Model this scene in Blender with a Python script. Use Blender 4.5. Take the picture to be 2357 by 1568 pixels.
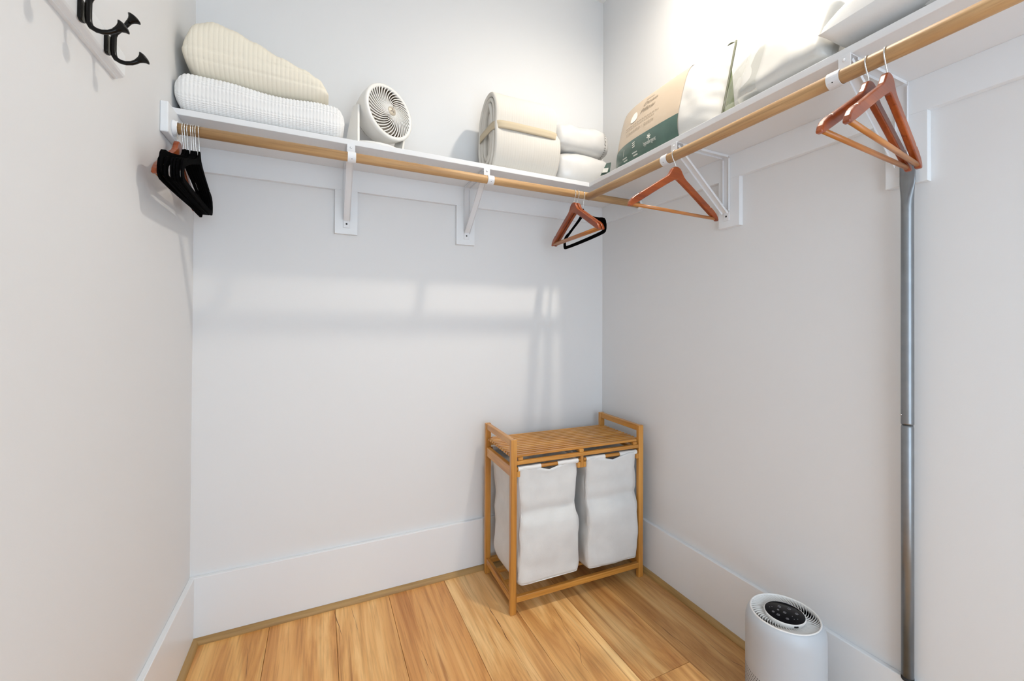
import bpy, bmesh, math, random
from math import sin, cos, pi, radians, sqrt, atan2
from mathutils import Vector, Matrix, noise

random.seed(7)
for o in list(bpy.data.objects):
    bpy.data.objects.remove(o, do_unlink=True)
scene = bpy.context.scene
COL = scene.collection

# ------------------------------------------------------------------ camera
RT = Vector((0.89887899, -0.43817166, 0.00470726))
UP = Vector((-0.00772552, -0.00510587, 0.99995712))
FW = Vector((0.43812884, 0.89887681, 0.00797467))
CAM = Vector((-1.40693, -1.92835, 1.16332))
cd = bpy.data.cameras.new('camera')
cam = bpy.data.objects.new('camera', cd)
COL.objects.link(cam)
cam.matrix_world = Matrix(((RT.x, UP.x, -FW.x, CAM.x), (RT.y, UP.y, -FW.y, CAM.y),
                           (RT.z, UP.z, -FW.z, CAM.z), (0, 0, 0, 1)))
cd.sensor_fit = 'HORIZONTAL'
cd.sensor_width = 36.0
cd.lens = 972.587 * 36.0 / 2357.0
cd.shift_x = -34.13 / 2357.0
cd.shift_y = -44.16 / 2357.0
cd.clip_start = 0.01
scene.camera = cam

# ------------------------------------------------------------------ world and exposure
w = bpy.data.worlds.new('world')
scene.world = w
w.use_nodes = True
bg = w.node_tree.nodes['Background']
bg.inputs[0].default_value = (0.74, 0.87, 1.0, 1)
bg.inputs[1].default_value = 4.3
vs = scene.view_settings
vs.view_transform = 'Standard'
vs.look = 'None'
vs.gamma = 1.0
vs.use_curve_mapping = False
vs.exposure = -0.07
LAMP_POWER = 86.0
LAMP_POS = (-0.30, -0.98, 2.945)

# ------------------------------------------------------------------ room dimensions
W = 1.8296          # left wall at x = -W, back wall y = 0, right wall x = 0
YF = -3.1           # wall behind the camera
ZC = 2.962          # ceiling
HB, TB, Q = 0.2361, 0.0166, 0.019
SD, ZS, TS = 0.286, 1.8282, 0.0197
TC, ZCB, ZPB = 0.0197, 1.7189, 1.5372
DR, ZR, RR = 0.325, 1.7495, 0.0162
ZR2 = 1.742         # the rod along the right wall sits a little lower

# ------------------------------------------------------------------ material helpers
MATS = {}

def newmat(name):
    m = bpy.data.materials.new(name)
    m.use_nodes = True
    nt = m.node_tree
    return m, nt, nt.nodes['Principled BSDF']

def setp(b, **k):
    for key, v in k.items():
        b.inputs[key].default_value = v

def plain(name, col, rough=0.5, metal=0.0, coat=0.0, bump=0.0, bscale=200.0, vary=0.0, vscale=6.0, sheen=0.0, bstretch=(1, 1, 1), spec=0.5):
    m, nt, b = newmat(name)
    setp(b, Roughness=rough, Metallic=metal)
    b.inputs['Base Color'].default_value = (*col, 1)
    b.inputs['Coat Weight'].default_value = coat
    b.inputs['Coat Roughness'].default_value = 0.12
    b.inputs['Sheen Weight'].default_value = sheen
    b.inputs['Specular IOR Level'].default_value = spec
    tc = nt.nodes.new('ShaderNodeTexCoord')
    if vary:
        n = nt.nodes.new('ShaderNodeTexNoise')
        n.inputs['Scale'].default_value = vscale
        n.inputs['Detail'].default_value = 5
        nt.links.new(tc.outputs['Object'], n.inputs['Vector'])
        r = nt.nodes.new('ShaderNodeValToRGB')
        r.color_ramp.elements[0].color = (*[c * (1 - vary) for c in col], 1)
        r.color_ramp.elements[1].color = (*[min(1, c * (1 + vary)) for c in col], 1)
        r.color_ramp.elements[0].position = 0.3
        r.color_ramp.elements[1].position = 0.7
        nt.links.new(n.outputs['Fac'], r.inputs['Fac'])
        nt.links.new(r.outputs['Color'], b.inputs['Base Color'])
    if bump:
        mp = nt.nodes.new('ShaderNodeMapping')
        mp.inputs['Scale'].default_value = bstretch
        nt.links.new(tc.outputs['Object'], mp.inputs['Vector'])
        n2 = nt.nodes.new('ShaderNodeTexNoise')
        n2.inputs['Scale'].default_value = bscale
        n2.inputs['Detail'].default_value = 3
        nt.links.new(mp.outputs['Vector'], n2.inputs['Vector'])
        bp = nt.nodes.new('ShaderNodeBump')
        bp.inputs['Strength'].default_value = bump
        bp.inputs['Distance'].default_value = 0.002
        nt.links.new(n2.outputs['Fac'], bp.inputs['Height'])
        nt.links.new(bp.outputs['Normal'], b.inputs['Normal'])
    MATS[name] = m
    return m

def woodmat(name, dark, mid, light, axis='x', rough=0.4, coat=0.0, scale=1.0, contrast=1.0, use_obj_color=False):
    """procedural long-grain wood; grain runs along the given object axis"""
    m, nt, b = newmat(name)
    setp(b, Roughness=rough)
    b.inputs['Coat Weight'].default_value = coat
    b.inputs['Coat Roughness'].default_value = 0.15
    tc = nt.nodes.new('ShaderNodeTexCoord')
    oi = nt.nodes.new('ShaderNodeObjectInfo')
    mul = nt.nodes.new('ShaderNodeMath'); mul.operation = 'MULTIPLY'; mul.inputs[1].default_value = 37.0
    nt.links.new(oi.outputs['Random'], mul.inputs[0])
    add = nt.nodes.new('ShaderNodeVectorMath'); add.operation = 'ADD'
    cmb = nt.nodes.new('ShaderNodeCombineXYZ')
    for i in range(3):
        nt.links.new(mul.outputs[0], cmb.inputs[i])
    nt.links.new(tc.outputs['Object'], add.inputs[0])
    nt.links.new(cmb.outputs[0], add.inputs[1])

    def stretched(along, across, detail, dist=0.0, rough_=0.55):
        mp = nt.nodes.new('ShaderNodeMapping')
        s = [across * scale] * 3
        s['xyz'.index(axis)] = along * scale
        mp.inputs['Scale'].default_value = s
        nt.links.new(add.outputs[0], mp.inputs['Vector'])
        n = nt.nodes.new('ShaderNodeTexNoise')
        n.inputs['Scale'].default_value = 1.0
        n.inputs['Detail'].default_value = detail
        n.inputs['Distortion'].default_value = dist
        n.inputs['Roughness'].default_value = rough_
        nt.links.new(mp.outputs['Vector'], n.inputs['Vector'])
        return n
    n1 = stretched(1.1, 11, 7, 1.1)
    n2 = stretched(5, 150, 4, 0.2)
    n3 = stretched(0.9, 34, 2, 1.2)
    r1 = nt.nodes.new('ShaderNodeValToRGB')
    e = r1.color_ramp.elements
    e[0].position = 0.5 - 0.2 / contrast; e[0].color = (*dark, 1)
    e[1].position = 0.5 + 0.2 / contrast; e[1].color = (*light, 1)
    em = r1.color_ramp.elements.new(0.5); em.color = (*mid, 1)
    nt.links.new(n1.outputs['Fac'], r1.inputs['Fac'])
    col = r1.outputs['Color']
    if use_obj_color:
        mx0 = nt.nodes.new('ShaderNodeMix'); mx0.data_type = 'RGBA'; mx0.blend_type = 'MULTIPLY'
        mx0.inputs['Factor'].default_value = 1.0
        nt.links.new(col, mx0.inputs[6]); nt.links.new(oi.outputs['Color'], mx0.inputs[7])
        col = mx0.outputs[2]
    # fine pores
    r2 = nt.nodes.new('ShaderNodeValToRGB')
    r2.color_ramp.elements[0].position = 0.30; r2.color_ramp.elements[0].color = (0.74, 0.70, 0.66, 1)
    r2.color_ramp.elements[1].position = 0.52; r2.color_ramp.elements[1].color = (1, 1, 1, 1)
    nt.links.new(n2.outputs['Fac'], r2.inputs['Fac'])
    mx = nt.nodes.new('ShaderNodeMix'); mx.data_type = 'RGBA'; mx.blend_type = 'MULTIPLY'
    mx.inputs['Factor'].default_value = 0.8
    nt.links.new(col, mx.inputs[6]); nt.links.new(r2.outputs['Color'], mx.inputs[7])
    # long dark streaks
    r3 = nt.nodes.new('ShaderNodeValToRGB')
    r3.color_ramp.elements[0].position = 0.27; r3.color_ramp.elements[0].color = (0.55, 0.42, 0.32, 1)
    r3.color_ramp.elements[1].position = 0.36; r3.color_ramp.elements[1].color = (1, 1, 1, 1)
    nt.links.new(n3.outputs['Fac'], r3.inputs['Fac'])
    mx2 = nt.nodes.new('ShaderNodeMix'); mx2.data_type = 'RGBA'; mx2.blend_type = 'MULTIPLY'
    mx2.inputs['Factor'].default_value = 0.85
    nt.links.new(mx.outputs[2], mx2.inputs[6]); nt.links.new(r3.outputs['Color'], mx2.inputs[7])
    nt.links.new(mx2.outputs[2], b.inputs['Base Color'])
    bp = nt.nodes.new('ShaderNodeBump')
    bp.inputs['Strength'].default_value = 0.12
    bp.inputs['Distance'].default_value = 0.001
    nt.links.new(n2.outputs['Fac'], bp.inputs['Height'])
    nt.links.new(bp.outputs['Normal'], b.inputs['Normal'])
    MATS[name] = m
    return m

plain('wall', (0.770, 0.772, 0.774), 0.62, bump=0.05, bscale=260)
plain('ceiling', (0.86, 0.855, 0.84), 0.8)
plain('gloss_white', (0.815, 0.835, 0.855), 0.35, bump=0.05, bscale=60, bstretch=(1, 1, 4))
plain('shelf_white', (0.80, 0.805, 0.815), 0.38)
plain('metal_white', (0.80, 0.81, 0.83), 0.35)
plain('black_hole', (0.01, 0.01, 0.01), 0.7)
plain('black_paint', (0.004, 0.0035, 0.003), 0.25, spec=0.22)
plain('velvet', (0.0022, 0.0022, 0.0025), 1.0, spec=0.03)
plain('chrome', (0.72, 0.71, 0.69), 0.22, 1.0)
plain('zinc', (0.25, 0.265, 0.28), 0.33, 0.8, vary=0.06, vscale=30)
plain('rubber', (0.02, 0.02, 0.02), 0.7)
plain('canvas', (0.70, 0.695, 0.68), 0.9, bump=0.25, bscale=700, vary=0.05, vscale=12)
plain('canvas_hem', (0.76, 0.755, 0.74), 0.9, bump=0.2, bscale=700)
plain('white_cotton', (0.86, 0.855, 0.84), 0.9, bump=0.15, bscale=500)
plain('cream_cotton', (0.86, 0.80, 0.67), 0.9, bump=0.15, bscale=500)
plain('ivory_cotton', (0.67, 0.64, 0.585), 0.9, bump=0.15, bscale=500)
plain('band', (0.56, 0.47, 0.33), 0.75, bump=0.2, bscale=600)
plain('pillow_soft', (0.74, 0.735, 0.72), 0.75, bump=0.1, bscale=300)
plain('pillow_white', (0.57, 0.565, 0.55), 0.75, bump=0.1, bscale=300)
plain('wrapped', (0.65, 0.645, 0.635), 0.45, coat=0.75, bump=0.25, bscale=28)
plain('bagged', (0.60, 0.595, 0.57), 0.5, coat=0.5, bump=0.2, bscale=22)
plain('grain_dark', (0.16, 0.075, 0.03), 0.6)
plain('zipper', (0.30, 0.29, 0.27), 0.6)
plain('sleeve', (0.53, 0.43, 0.325), 0.5, coat=0.15)
plain('sleeve_green', (0.055, 0.115, 0.092), 0.4, coat=0.25, vary=0.12, vscale=18)
plain('piping', (0.085, 0.095, 0.055), 0.7)
plain('olive', (0.10, 0.135, 0.05), 0.7)
plain('print_dark', (0.23, 0.19, 0.14), 0.6)
plain('print_light', (0.82, 0.82, 0.76), 0.6)
plain('drop_gloss', (0.93, 0.88, 0.80), 0.25, coat=0.4)
plain('plastic_white', (0.83, 0.815, 0.79), 0.32)
plain('plastic_fan', (0.86, 0.84, 0.80), 0.35)
plain('fan_dark', (0.17, 0.125, 0.08), 0.6)
plain('fan_blade', (0.30, 0.255, 0.20), 0.5)
plain('fan_hub', (0.55, 0.49, 0.40), 0.4, 0.3)
plain('fan_emblem', (0.12, 0.10, 0.09), 0.5)
plain('purifier_body', (0.49, 0.525, 0.565), 0.38)
plain('glass_black', (0.002, 0.002, 0.004), 0.18, spec=0.08)
plain('icon', (0.35, 0.36, 0.38), 0.5)
plain('patterned', (0.48, 0.47, 0.45), 0.9)
woodmat('floor_wood', (0.58, 0.265, 0.080), (0.82, 0.45, 0.165), (1.0, 0.66, 0.30), 'y', 0.42, coat=0.0, scale=1.0, contrast=1.35, use_obj_color=True)
woodmat('rod_wood', (0.42, 0.235, 0.10), (0.56, 0.34, 0.155), (0.68, 0.44, 0.22), 'x', 0.5, scale=1.4)
woodmat('rod_wood_y', (0.42, 0.235, 0.10), (0.56, 0.34, 0.155), (0.68, 0.44, 0.22), 'y', 0.5, scale=1.4)
woodmat('moulding_x', (0.34, 0.20, 0.068), (0.42, 0.255, 0.09), (0.50, 0.32, 0.125), 'x', 0.5)
woodmat('moulding_y', (0.34, 0.20, 0.068), (0.42, 0.255, 0.09), (0.50, 0.32, 0.125), 'y', 0.5)
for ax in 'xyz':
    woodmat('bamboo_' + ax, (0.46, 0.19, 0.032), (0.60, 0.27, 0.050), (0.70, 0.35, 0.080), ax, 0.35, coat=0.25, scale=1.2)
woodmat('hanger_wood', (0.20, 0.033, 0.004), (0.29, 0.052, 0.006), (0.39, 0.084, 0.012), 'x', 0.32, coat=0.22, scale=1.6)
woodmat('hanger_bar', (0.40, 0.135, 0.025), (0.50, 0.185, 0.038), (0.58, 0.24, 0.06), 'x', 0.35, coat=0.3, scale=2)

def clear_plastic():
    m, nt, b = newmat('clear_plastic')
    out = nt.nodes['Material Output']
    tr = nt.nodes.new('ShaderNodeBsdfTransparent')
    tr.inputs[0].default_value = (0.94, 0.945, 0.93, 1)
    gl = nt.nodes.new('ShaderNodeBsdfGlossy')
    gl.inputs['Roughness'].default_value = 0.12
    tc = nt.nodes.new('ShaderNodeTexCoord')
    n = nt.nodes.new('ShaderNodeTexNoise'); n.inputs['Scale'].default_value = 26
    nt.links.new(tc.outputs['Object'], n.inputs['Vector'])
    bp = nt.nodes.new('ShaderNodeBump'); bp.inputs['Strength'].default_value = 0.5; bp.inputs['Distance'].default_value = 0.01
    nt.links.new(n.outputs['Fac'], bp.inputs['Height'])
    nt.links.new(bp.outputs['Normal'], gl.inputs['Normal'])
    mx = nt.nodes.new('ShaderNodeMixShader'); mx.inputs[0].default_value = 0.16
    nt.links.new(tr.outputs[0], mx.inputs[1]); nt.links.new(gl.outputs[0], mx.inputs[2])
    nt.links.new(mx.outputs[0], out.inputs['Surface'])
    MATS['clear_plastic'] = m
clear_plastic()

def emit(name, col, s):
    m, nt, b = newmat(name)
    b.inputs['Emission Color'].default_value = (*col, 1)
    b.inputs['Emission Strength'].default_value = s
    MATS[name] = m
emit('lens', (1, 0.95, 0.86), 6.0)

# ------------------------------------------------------------------ mesh helpers
class MB:
    def __init__(s):
        s.v = []; s.f = []; s.smooth = []

    def add(s, verts, faces, smooth=False):
        o = len(s.v)
        s.v += [tuple(v) for v in verts]
        s.f += [tuple(i + o for i in f) for f in faces]
        s.smooth += [smooth] * len(faces)
        return s

    def bm(s, bm, smooth=False):
        bm.verts.ensure_lookup_table()
        bm.verts.index_update()
        s.add([v.co[:] for v in bm.verts], [[v.index for v in f.verts] for f in bm.faces], smooth)
        bm.free()
        return s

    def box(s, x0, x1, y0, y1, z0, z1, bevel=0.0, seg=2, rot=None):
        bm = bmesh.new()
        bmesh.ops.create_cube(bm, size=1)
        for v in bm.verts:
            v.co = Vector(((x0 + x1) / 2 + v.co.x * (x1 - x0), (y0 + y1) / 2 + v.co.y * (y1 - y0), (z0 + z1) / 2 + v.co.z * (z1 - z0)))
        if bevel:
            bmesh.ops.bevel(bm, geom=list(bm.edges), offset=bevel, segments=seg, profile=0.5, affect='EDGES')
        if rot is not None:
            bmesh.ops.transform(bm, matrix=rot, verts=bm.verts)
        return s.bm(bm)

    def tube(s, path, r, n=12, caps=True, smooth=True, closed=False):
        path = [Vector(p) for p in path]
        k = len(path)
        rs = r if isinstance(r, (list, tuple)) else [r] * k
        t0 = (path[1] - path[0]).normalized()
        ref = Vector((0, 0, 1)) if abs(t0.z) < 0.9 else Vector((1, 0, 0))
        nrm = (ref - t0 * ref.dot(t0)).normalized()
        V = []; F = []
        for i, p in enumerate(path):
            if closed:
                t = (path[(i + 1) % k] - path[i - 1]).normalized()
            elif i == 0:
                t = t0
            elif i == k - 1:
                t = (path[-1] - path[-2]).normalized()
            else:
                t = (path[i + 1] - path[i - 1]).normalized()
            nrm = (nrm - t * nrm.dot(t)).normalized()
            bn = t.cross(nrm)
            for j in range(n):
                a = 2 * pi * j / n
                V.append(p + (nrm * cos(a) + bn * sin(a)) * rs[i])
        for i in range(k - 1 + (1 if closed else 0)):
            for j in range(n):
                a, b = i * n + j, i * n + (j + 1) % n
                i2 = (i + 1) % k
                F.append((a, b, i2 * n + (j + 1) % n, i2 * n + j))
        s.add(V, F, smooth)
        if caps and not closed:
            o = len(s.v) - len(V)
            s.f.append(tuple(o + j for j in range(n))[::-1]); s.smooth.append(False)
            s.f.append(tuple(o + (k - 1) * n + j for j in range(n))); s.smooth.append(False)
        return s

    def lathe(s, prof, n=48, center=(0, 0, 0), smooth=True, cap=True):
        cx, cy, cz = center
        V = []; F = []
        for r, z in prof:
            for j in range(n):
                a = 2 * pi * j / n
                V.append((cx + r * cos(a), cy + r * sin(a), cz + z))
        for i in range(len(prof) - 1):
            for j in range(n):
                F.append((i * n + j, i * n + (j + 1) % n, (i + 1) * n + (j + 1) % n, (i + 1) * n + j))
        s.add(V, F, smooth)
        if cap:
            o = len(s.v) - len(V)
            if prof[0][0] > 1e-5:
                s.f.append(tuple(o + j for j in range(n))[::-1]); s.smooth.append(False)
            if prof[-1][0] > 1e-5:
                s.f.append(tuple(o + (len(prof) - 1) * n + j for j in range(n))); s.smooth.append(False)
        return s

    def grid(s, fn, nu, nv, cu=False, cv=False, smooth=True):
        V = []; F = []
        for i in range(nu):
            for j in range(nv):
                V.append(fn(i / (nu if cu else nu - 1), j / (nv if cv else nv - 1)))
        for i in range(nu if cu else nu - 1):
            for j in range(nv if cv else nv - 1):
                a = i * nv + j; b = i * nv + (j + 1) % nv
                c = ((i + 1) % nu) * nv + (j + 1) % nv; d = ((i + 1) % nu) * nv + j
                F.append((a, d, c, b))
        return s.add(V, F, smooth)

    def prism(s, outline, y0, y1, bevel=0.0, seg=2, plane='xz', smooth=False):
        """extrude a 2D outline; plane 'xz' puts (a,b) at (a, y, b)"""
        bm = bmesh.new()
        def P(a, b, y):
            return {'xz': (a, y, b), 'yz': (y, a, b), 'xy': (a, b, y)}[plane]
        lo = [bm.verts.new(P(a, b, y0)) for a, b in outline]
        hi = [bm.verts.new(P(a, b, y1)) for a, b in outline]
        f1 = bm.faces.new(lo); f2 = bm.faces.new(hi[::-1])
        n = len(outline)
        for i in range(n):
            bm.faces.new((lo[i], hi[i], hi[(i + 1) % n], lo[(i + 1) % n]))
        bmesh.ops.recalc_face_normals(bm, faces=bm.faces)
        if bevel:
            ed = [e for e in bm.edges if (e in f1.edges or e in f2.edges)]
            bmesh.ops.bevel(bm, geom=ed, offset=bevel, segments=seg, profile=0.5, affect='EDGES', clamp_overlap=True)
        return s.bm(bm, smooth)

    def xf(s, M):
        s.v = [tuple(M @ Vector(v)) for v in s.v]
        return s

    def mesh(s, name, mat, origin=(0, 0, 0)):
        me = bpy.data.meshes.new(name)
        ox, oy, oz = origin
        me.from_pydata([(x - ox, y - oy, z - oz) for x, y, z in s.v], [], s.f)
        me.polygons.foreach_set('use_smooth', s.smooth)
        me.materials.append(MATS[mat] if isinstance(mat, str) else mat)
        me.update()
        return me

def tag(o, label=None, cat=None, group=None, kind=None):
    if label: o['label'] = label
    if cat: o['category'] = cat
    if group: o['group'] = group
    if kind: o['kind'] = kind
    return o

def thing(name, label, cat, loc=(0, 0, 0), group=None, rotz=0.0):
    o = bpy.data.objects.new(name, None)
    COL.objects.link(o)
    o.location = loc
    o.rotation_euler = (0, 0, rotz)
    o.empty_display_size = 0.05
    return tag(o, label, cat, group)

def root_loc(p):
    l = Vector((0, 0, 0))
    while p is not None:
        l += Vector(p.location)
        p = p.parent
    return l

def part(name, mb, mat, parent, label=None, kind=None, world=True):
    """mesh child; geometry given in world coordinates (world=True) or in the parent's own frame"""
    org = root_loc(parent) if world else Vector((0, 0, 0))
    o = bpy.data.objects.new(name, mb.mesh(name, mat, org))
    COL.objects.link(o)
    o.parent = parent
    return tag(o, label=label, kind=kind)

def single(name, mb, mat, label=None, cat=None, group=None, kind=None):
    xs = [v[0] for v in mb.v]; ys = [v[1] for v in mb.v]; zs = [v[2] for v in mb.v]
    org = ((min(xs) + max(xs)) / 2, (min(ys) + max(ys)) / 2, min(zs))
    o = bpy.data.objects.new(name, mb.mesh(name, mat, org))
    o.location = org
    COL.objects.link(o)
    return tag(o, label, cat, group, kind)

def inst(name, me, parent, loc=(0, 0, 0), rot=(0, 0, 0)):
    o = bpy.data.objects.new(name, me)
    COL.objects.link(o)
    o.parent = parent
    o.location = loc
    o.rotation_euler = rot
    return o

def copy_tree(o, parent=None):
    c = o.copy()
    COL.objects.link(c)
    c.parent = parent
    for ch in list(o.children):
        copy_tree(ch, c)
    return c

def N(x, y, z):
    return noise.noise(Vector((x, y, z)))

def sp(v, e):
    return math.copysign(abs(v) ** e, v)

# ================================================================== SETTING
single('wall_back', MB().box(-W - 0.1, 0.1, 0, 0.1, -0.05, ZC + 0.1), 'wall', 'white painted wall behind the shelf with blankets', None, kind='structure')
single('wall_left', MB().box(-W - 0.1, -W, YF - 0.1, 0, -0.05, ZC + 0.1), 'wall', 'white painted wall with the black coat hooks', None, kind='structure')
single('wall_right', MB().box(0, 0.1, YF - 0.1, 0, -0.05, ZC + 0.1), 'wall', 'white painted wall with the grey metal pole', None, kind='structure')
wf = MB()
wf.box(-W, -1.62, YF - 0.1, YF, -0.05, ZC)
wf.box(-0.22, 0, YF - 0.1, YF, -0.05, ZC)
wf.box(-1.62, -0.22, YF - 0.1, YF, 2.25, ZC)
single('wall_front', wf, 'wall', 'white wall with a wide open doorway', None, kind='structure')
single('ceiling', MB().box(-W - 0.1, 0.1, YF - 0.1, 0.1, ZC, ZC + 0.1), 'ceiling', 'plain white ceiling', None, kind='structure')

floor = single('floor', MB().box(-W - 0.1, 0.1, YF - 0.1, 0.1, -0.06, -0.012), 'black_hole', 'warm golden-brown wood plank floor', None, kind='structure')
seams = [-W, -1.575, -1.345, -1.137, -0.895, -0.68, -0.455, -0.252, 0.0]
tints = [(0.84, 0.74, 0.56), (0.94, 0.86, 0.74), (1.0, 0.98, 0.92), (0.90, 0.80, 0.70), (0.94, 0.92, 0.90), (1.04, 1.04, 1.0), (0.82, 0.76, 0.68), (0.76, 0.74, 0.70)]
cuts = [-1.05, -0.62 - 0.9, -1.28, -0.95, -1.4, -1.22, -0.855, -1.5]
for i in range(8):
    ys = [0.0, cuts[i], cuts[i] - 1.22, YF]
    for k in range(3):
        y1, y0 = ys[k], ys[k + 1]
        if y1 - y0 < 0.02:
            continue
        b = MB().box(seams[i] + 0.0006, seams[i + 1] - 0.0006, y0 + 0.0006, y1 - 0.0006, -0.012, 0.0, 0.0008, 1)
        org = ((seams[i] + seams[i + 1]) / 2, (y0 + y1) / 2, -0.012)
        o = bpy.data.objects.new('plank', b.mesh('plank', 'floor_wood', org))
        COL.objects.link(o)
        o.parent = floor
        o.location = Vector(org) - Vector(floor.location)
        t = tints[i] if k == 0 else tints[(i + 3 * k) % 8]
        o.color = (*t, 1)

GRAIN = [
    ([(-0.5388, -0.3795), (-0.537, -0.4202), (-0.5435, -0.4777), (-0.5528, -0.5197), (-0.5565, -0.572), (-0.5588, -0.6156), (-0.5614, -0.6389), (-0.584, -0.6808), (-0.5925, -0.7046), (-0.5911, -0.7376), (-0.5958, -0.7778)], 0.0016),
    ([(-0.7756, -0.2621), (-0.7774, -0.3397), (-0.7746, -0.4063), (-0.7783, -0.4721), (-0.7749, -0.5484), (-0.7761, -0.6274), (-0.7771, -0.6908)], 0.0022),
    ([(-0.2181, -0.615), (-0.2181, -0.6731), (-0.215, -0.7422), (-0.2079, -0.8024), (-0.2027, -0.8751), (-0.2016, -0.9673)], 0.0018),
    ([(-0.1219, -0.8252), (-0.1246, -0.8724), (-0.1162, -0.9223), (-0.1022, -0.9564)], 0.0016),
    ([(-1.3507, -0.0337), (-1.343, -0.0959), (-1.3319, -0.1714), (-1.3249, -0.2186)], 0.0016),
    ([(-1.0761, -0.3966), (-1.0713, -0.4475), (-1.0674, -0.4982), (-1.0665, -0.522)], 0.0014),
    ([(-1.6333, -0.1192), (-1.6245, -0.2005), (-1.6169, -0.2802)], 0.0010),
    ([(-1.286, -0.0473), (-1.279, -0.1266), (-1.2703, -0.2009)], 0.0012),
]
for pth_, wd_ in GRAIN:      # dark mineral lines and cracks printed in single planks
    V = []; n_ = len(pth_)
    fine = []
    for i in range(n_ - 1):
        for k in range(6):
            t = k / 6
            fine.append((pth_[i][0] + (pth_[i + 1][0] - pth_[i][0]) * t, pth_[i][1] + (pth_[i + 1][1] - pth_[i][1]) * t))
    fine.append(pth_[-1])
    for i, (x, y) in enumerate(fine):
        u = i / (len(fine) - 1)
        hw2 = wd_ * 0.5 * (0.25 + 0.9 * abs(N(x * 40, y * 14, 7)) * 2) * min(1, 8 * u + 0.1, 8 * (1 - u) + 0.1)
        xx = x + 0.0022 * N(x * 9, y * 24, 1)
        V += [(xx - hw2, y, 0.0003), (xx + hw2, y, 0.0003)]
    part('grain_line', MB().add(V, [(2 * i, 2 * i + 1, 2 * i + 3, 2 * i + 2) for i in range(len(fine) - 1)]), 'grain_dark', floor, 'dark crack line in a plank')

def board(x0, x1, y0, y1, z0, z1, bev=0.002):
    return MB().box(x0, x1, y0, y1, z0, z1, bev, 2)
single('baseboard_back', board(-W, 0, -TB, 0, 0, HB), 'gloss_white', 'tall white baseboard under the blanket shelf wall', kind='structure')
single('baseboard_left', board(-W, -W + TB, YF, -TB, 0, HB), 'gloss_white', 'tall white baseboard along the coat hook wall', kind='structure')
single('baseboard_right', board(-TB, 0, YF, -TB, 0, HB), 'gloss_white', 'tall white baseboard behind the air purifier', kind='structure')

def quarter(n=8):
    return [(0, 0)] + [(Q * cos(pi / 2 * i / n), Q * sin(pi / 2 * i / n)) for i in range(n + 1)]
qb = MB().prism([(-TB - a, b) for a, b in quarter()], -W + TB, -TB, plane='yz')
single('trim_1', qb, 'moulding_x', 'tan quarter-round moulding along the back baseboard', kind='structure')
ql = MB().prism([(-W + TB + a, b) for a, b in quarter()], YF, -TB - 0.001, plane='xz')
single('trim_2', ql, 'moulding_y', 'tan quarter-round moulding along the coat hook wall', kind='structure')
qr = MB().prism([(-TB - a, b) for a, b in quarter()], YF, -TB - 0.001, plane='xz')
single('trim_3', qr, 'moulding_y', 'tan quarter-round moulding behind the air purifier', kind='structure')

# ------------------------------------------------------------------ shelves, cleats, rods
single('closet_shelf', board(-W, 0, -SD, 0, ZS - TS, ZS, 0.0015), 'shelf_white', 'white painted closet shelf carrying the blankets and fan', 'shelf')
single('closet_shelf', board(-SD, 0, -2.75, -SD - 0.0005, ZS - TS, ZS, 0.0015), 'shelf_white', 'white painted closet shelf carrying the pillows', 'shelf')

ZCT = ZS - TS
cb = thing('shelf_cleat', 'white wall cleat board under the blanket shelf with two drop plates', 'cleat', (-W / 2, 0, ZCB))
part('cleat_board', board(-W + TC, 0, -TC, 0, ZCB, ZCT, 0.0008), 'gloss_white', cb)
for a, b in ((-1.359, -1.2715), (-0.8426, -0.7543)):
    part('drop_plate', board(a, b, -TC, 0, ZPB, ZCB, 0.0008), 'gloss_white', cb)
cr = thing('shelf_cleat', 'white wall cleat board under the pillow shelf with drop plates', 'cleat', (0, -1.3, ZCB))
part('cleat_board', board(-TC, 0, -2.75, -TC, ZCB, ZCT, 0.0008), 'gloss_white', cr)
for a, b in ((-0.8701, -0.7802), (-1.4095, -1.3201), (-2.03, -1.94)):
    part('drop_plate', board(-TC, 0, a, b, ZPB, ZCB, 0.0008), 'gloss_white', cr)
single('shelf_cleat', board(-W, -W + TC, -0.372, 0, ZCB, ZCT, 0.003), 'gloss_white', 'short white cleat on the coat hook wall holding the rod end', 'cleat')

rod1 = MB().tube([(-W + TC + 0.004, -DR, ZR), (-0.9, -DR, ZR), (-TC - 0.004, -DR, ZR)], RR, 24)
single('closet_rod', rod1, 'rod_wood', 'round oak closet rod below the blanket shelf', 'rod')
rod2 = MB().tube([(-DR, -DR - RR * 0.90, ZR2), (-DR, -1.5, ZR2), (-DR, -2.75, ZR2)], RR, 24)
single('closet_rod', rod2, 'rod_wood_y', 'round oak closet rod below the pillow shelf', 'rod')

def socket(cx, dirn, label):
    prof = [(0.0, 0.0), (0.024, 0.0), (0.024, 0.004), (0.0212, 0.006), (0.0212, 0.0115), (0.0203, 0.0125), (0.0168, 0.0125), (0.0168, 0.012)]
    m = MB().lathe(prof, 32, cap=False)
    m.xf(Matrix.Translation((cx, -DR, ZR)) @ Matrix.Rotation(radians(90 * dirn), 4, 'Y'))
    return single('rod_socket', m, 'metal_white', label, 'rod socket')
socket(-W + TC, 1, 'round white rod end socket on the short cleat')
socket(-TC, -1, 'round white rod end socket on the wall behind the corner hangers')

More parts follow.
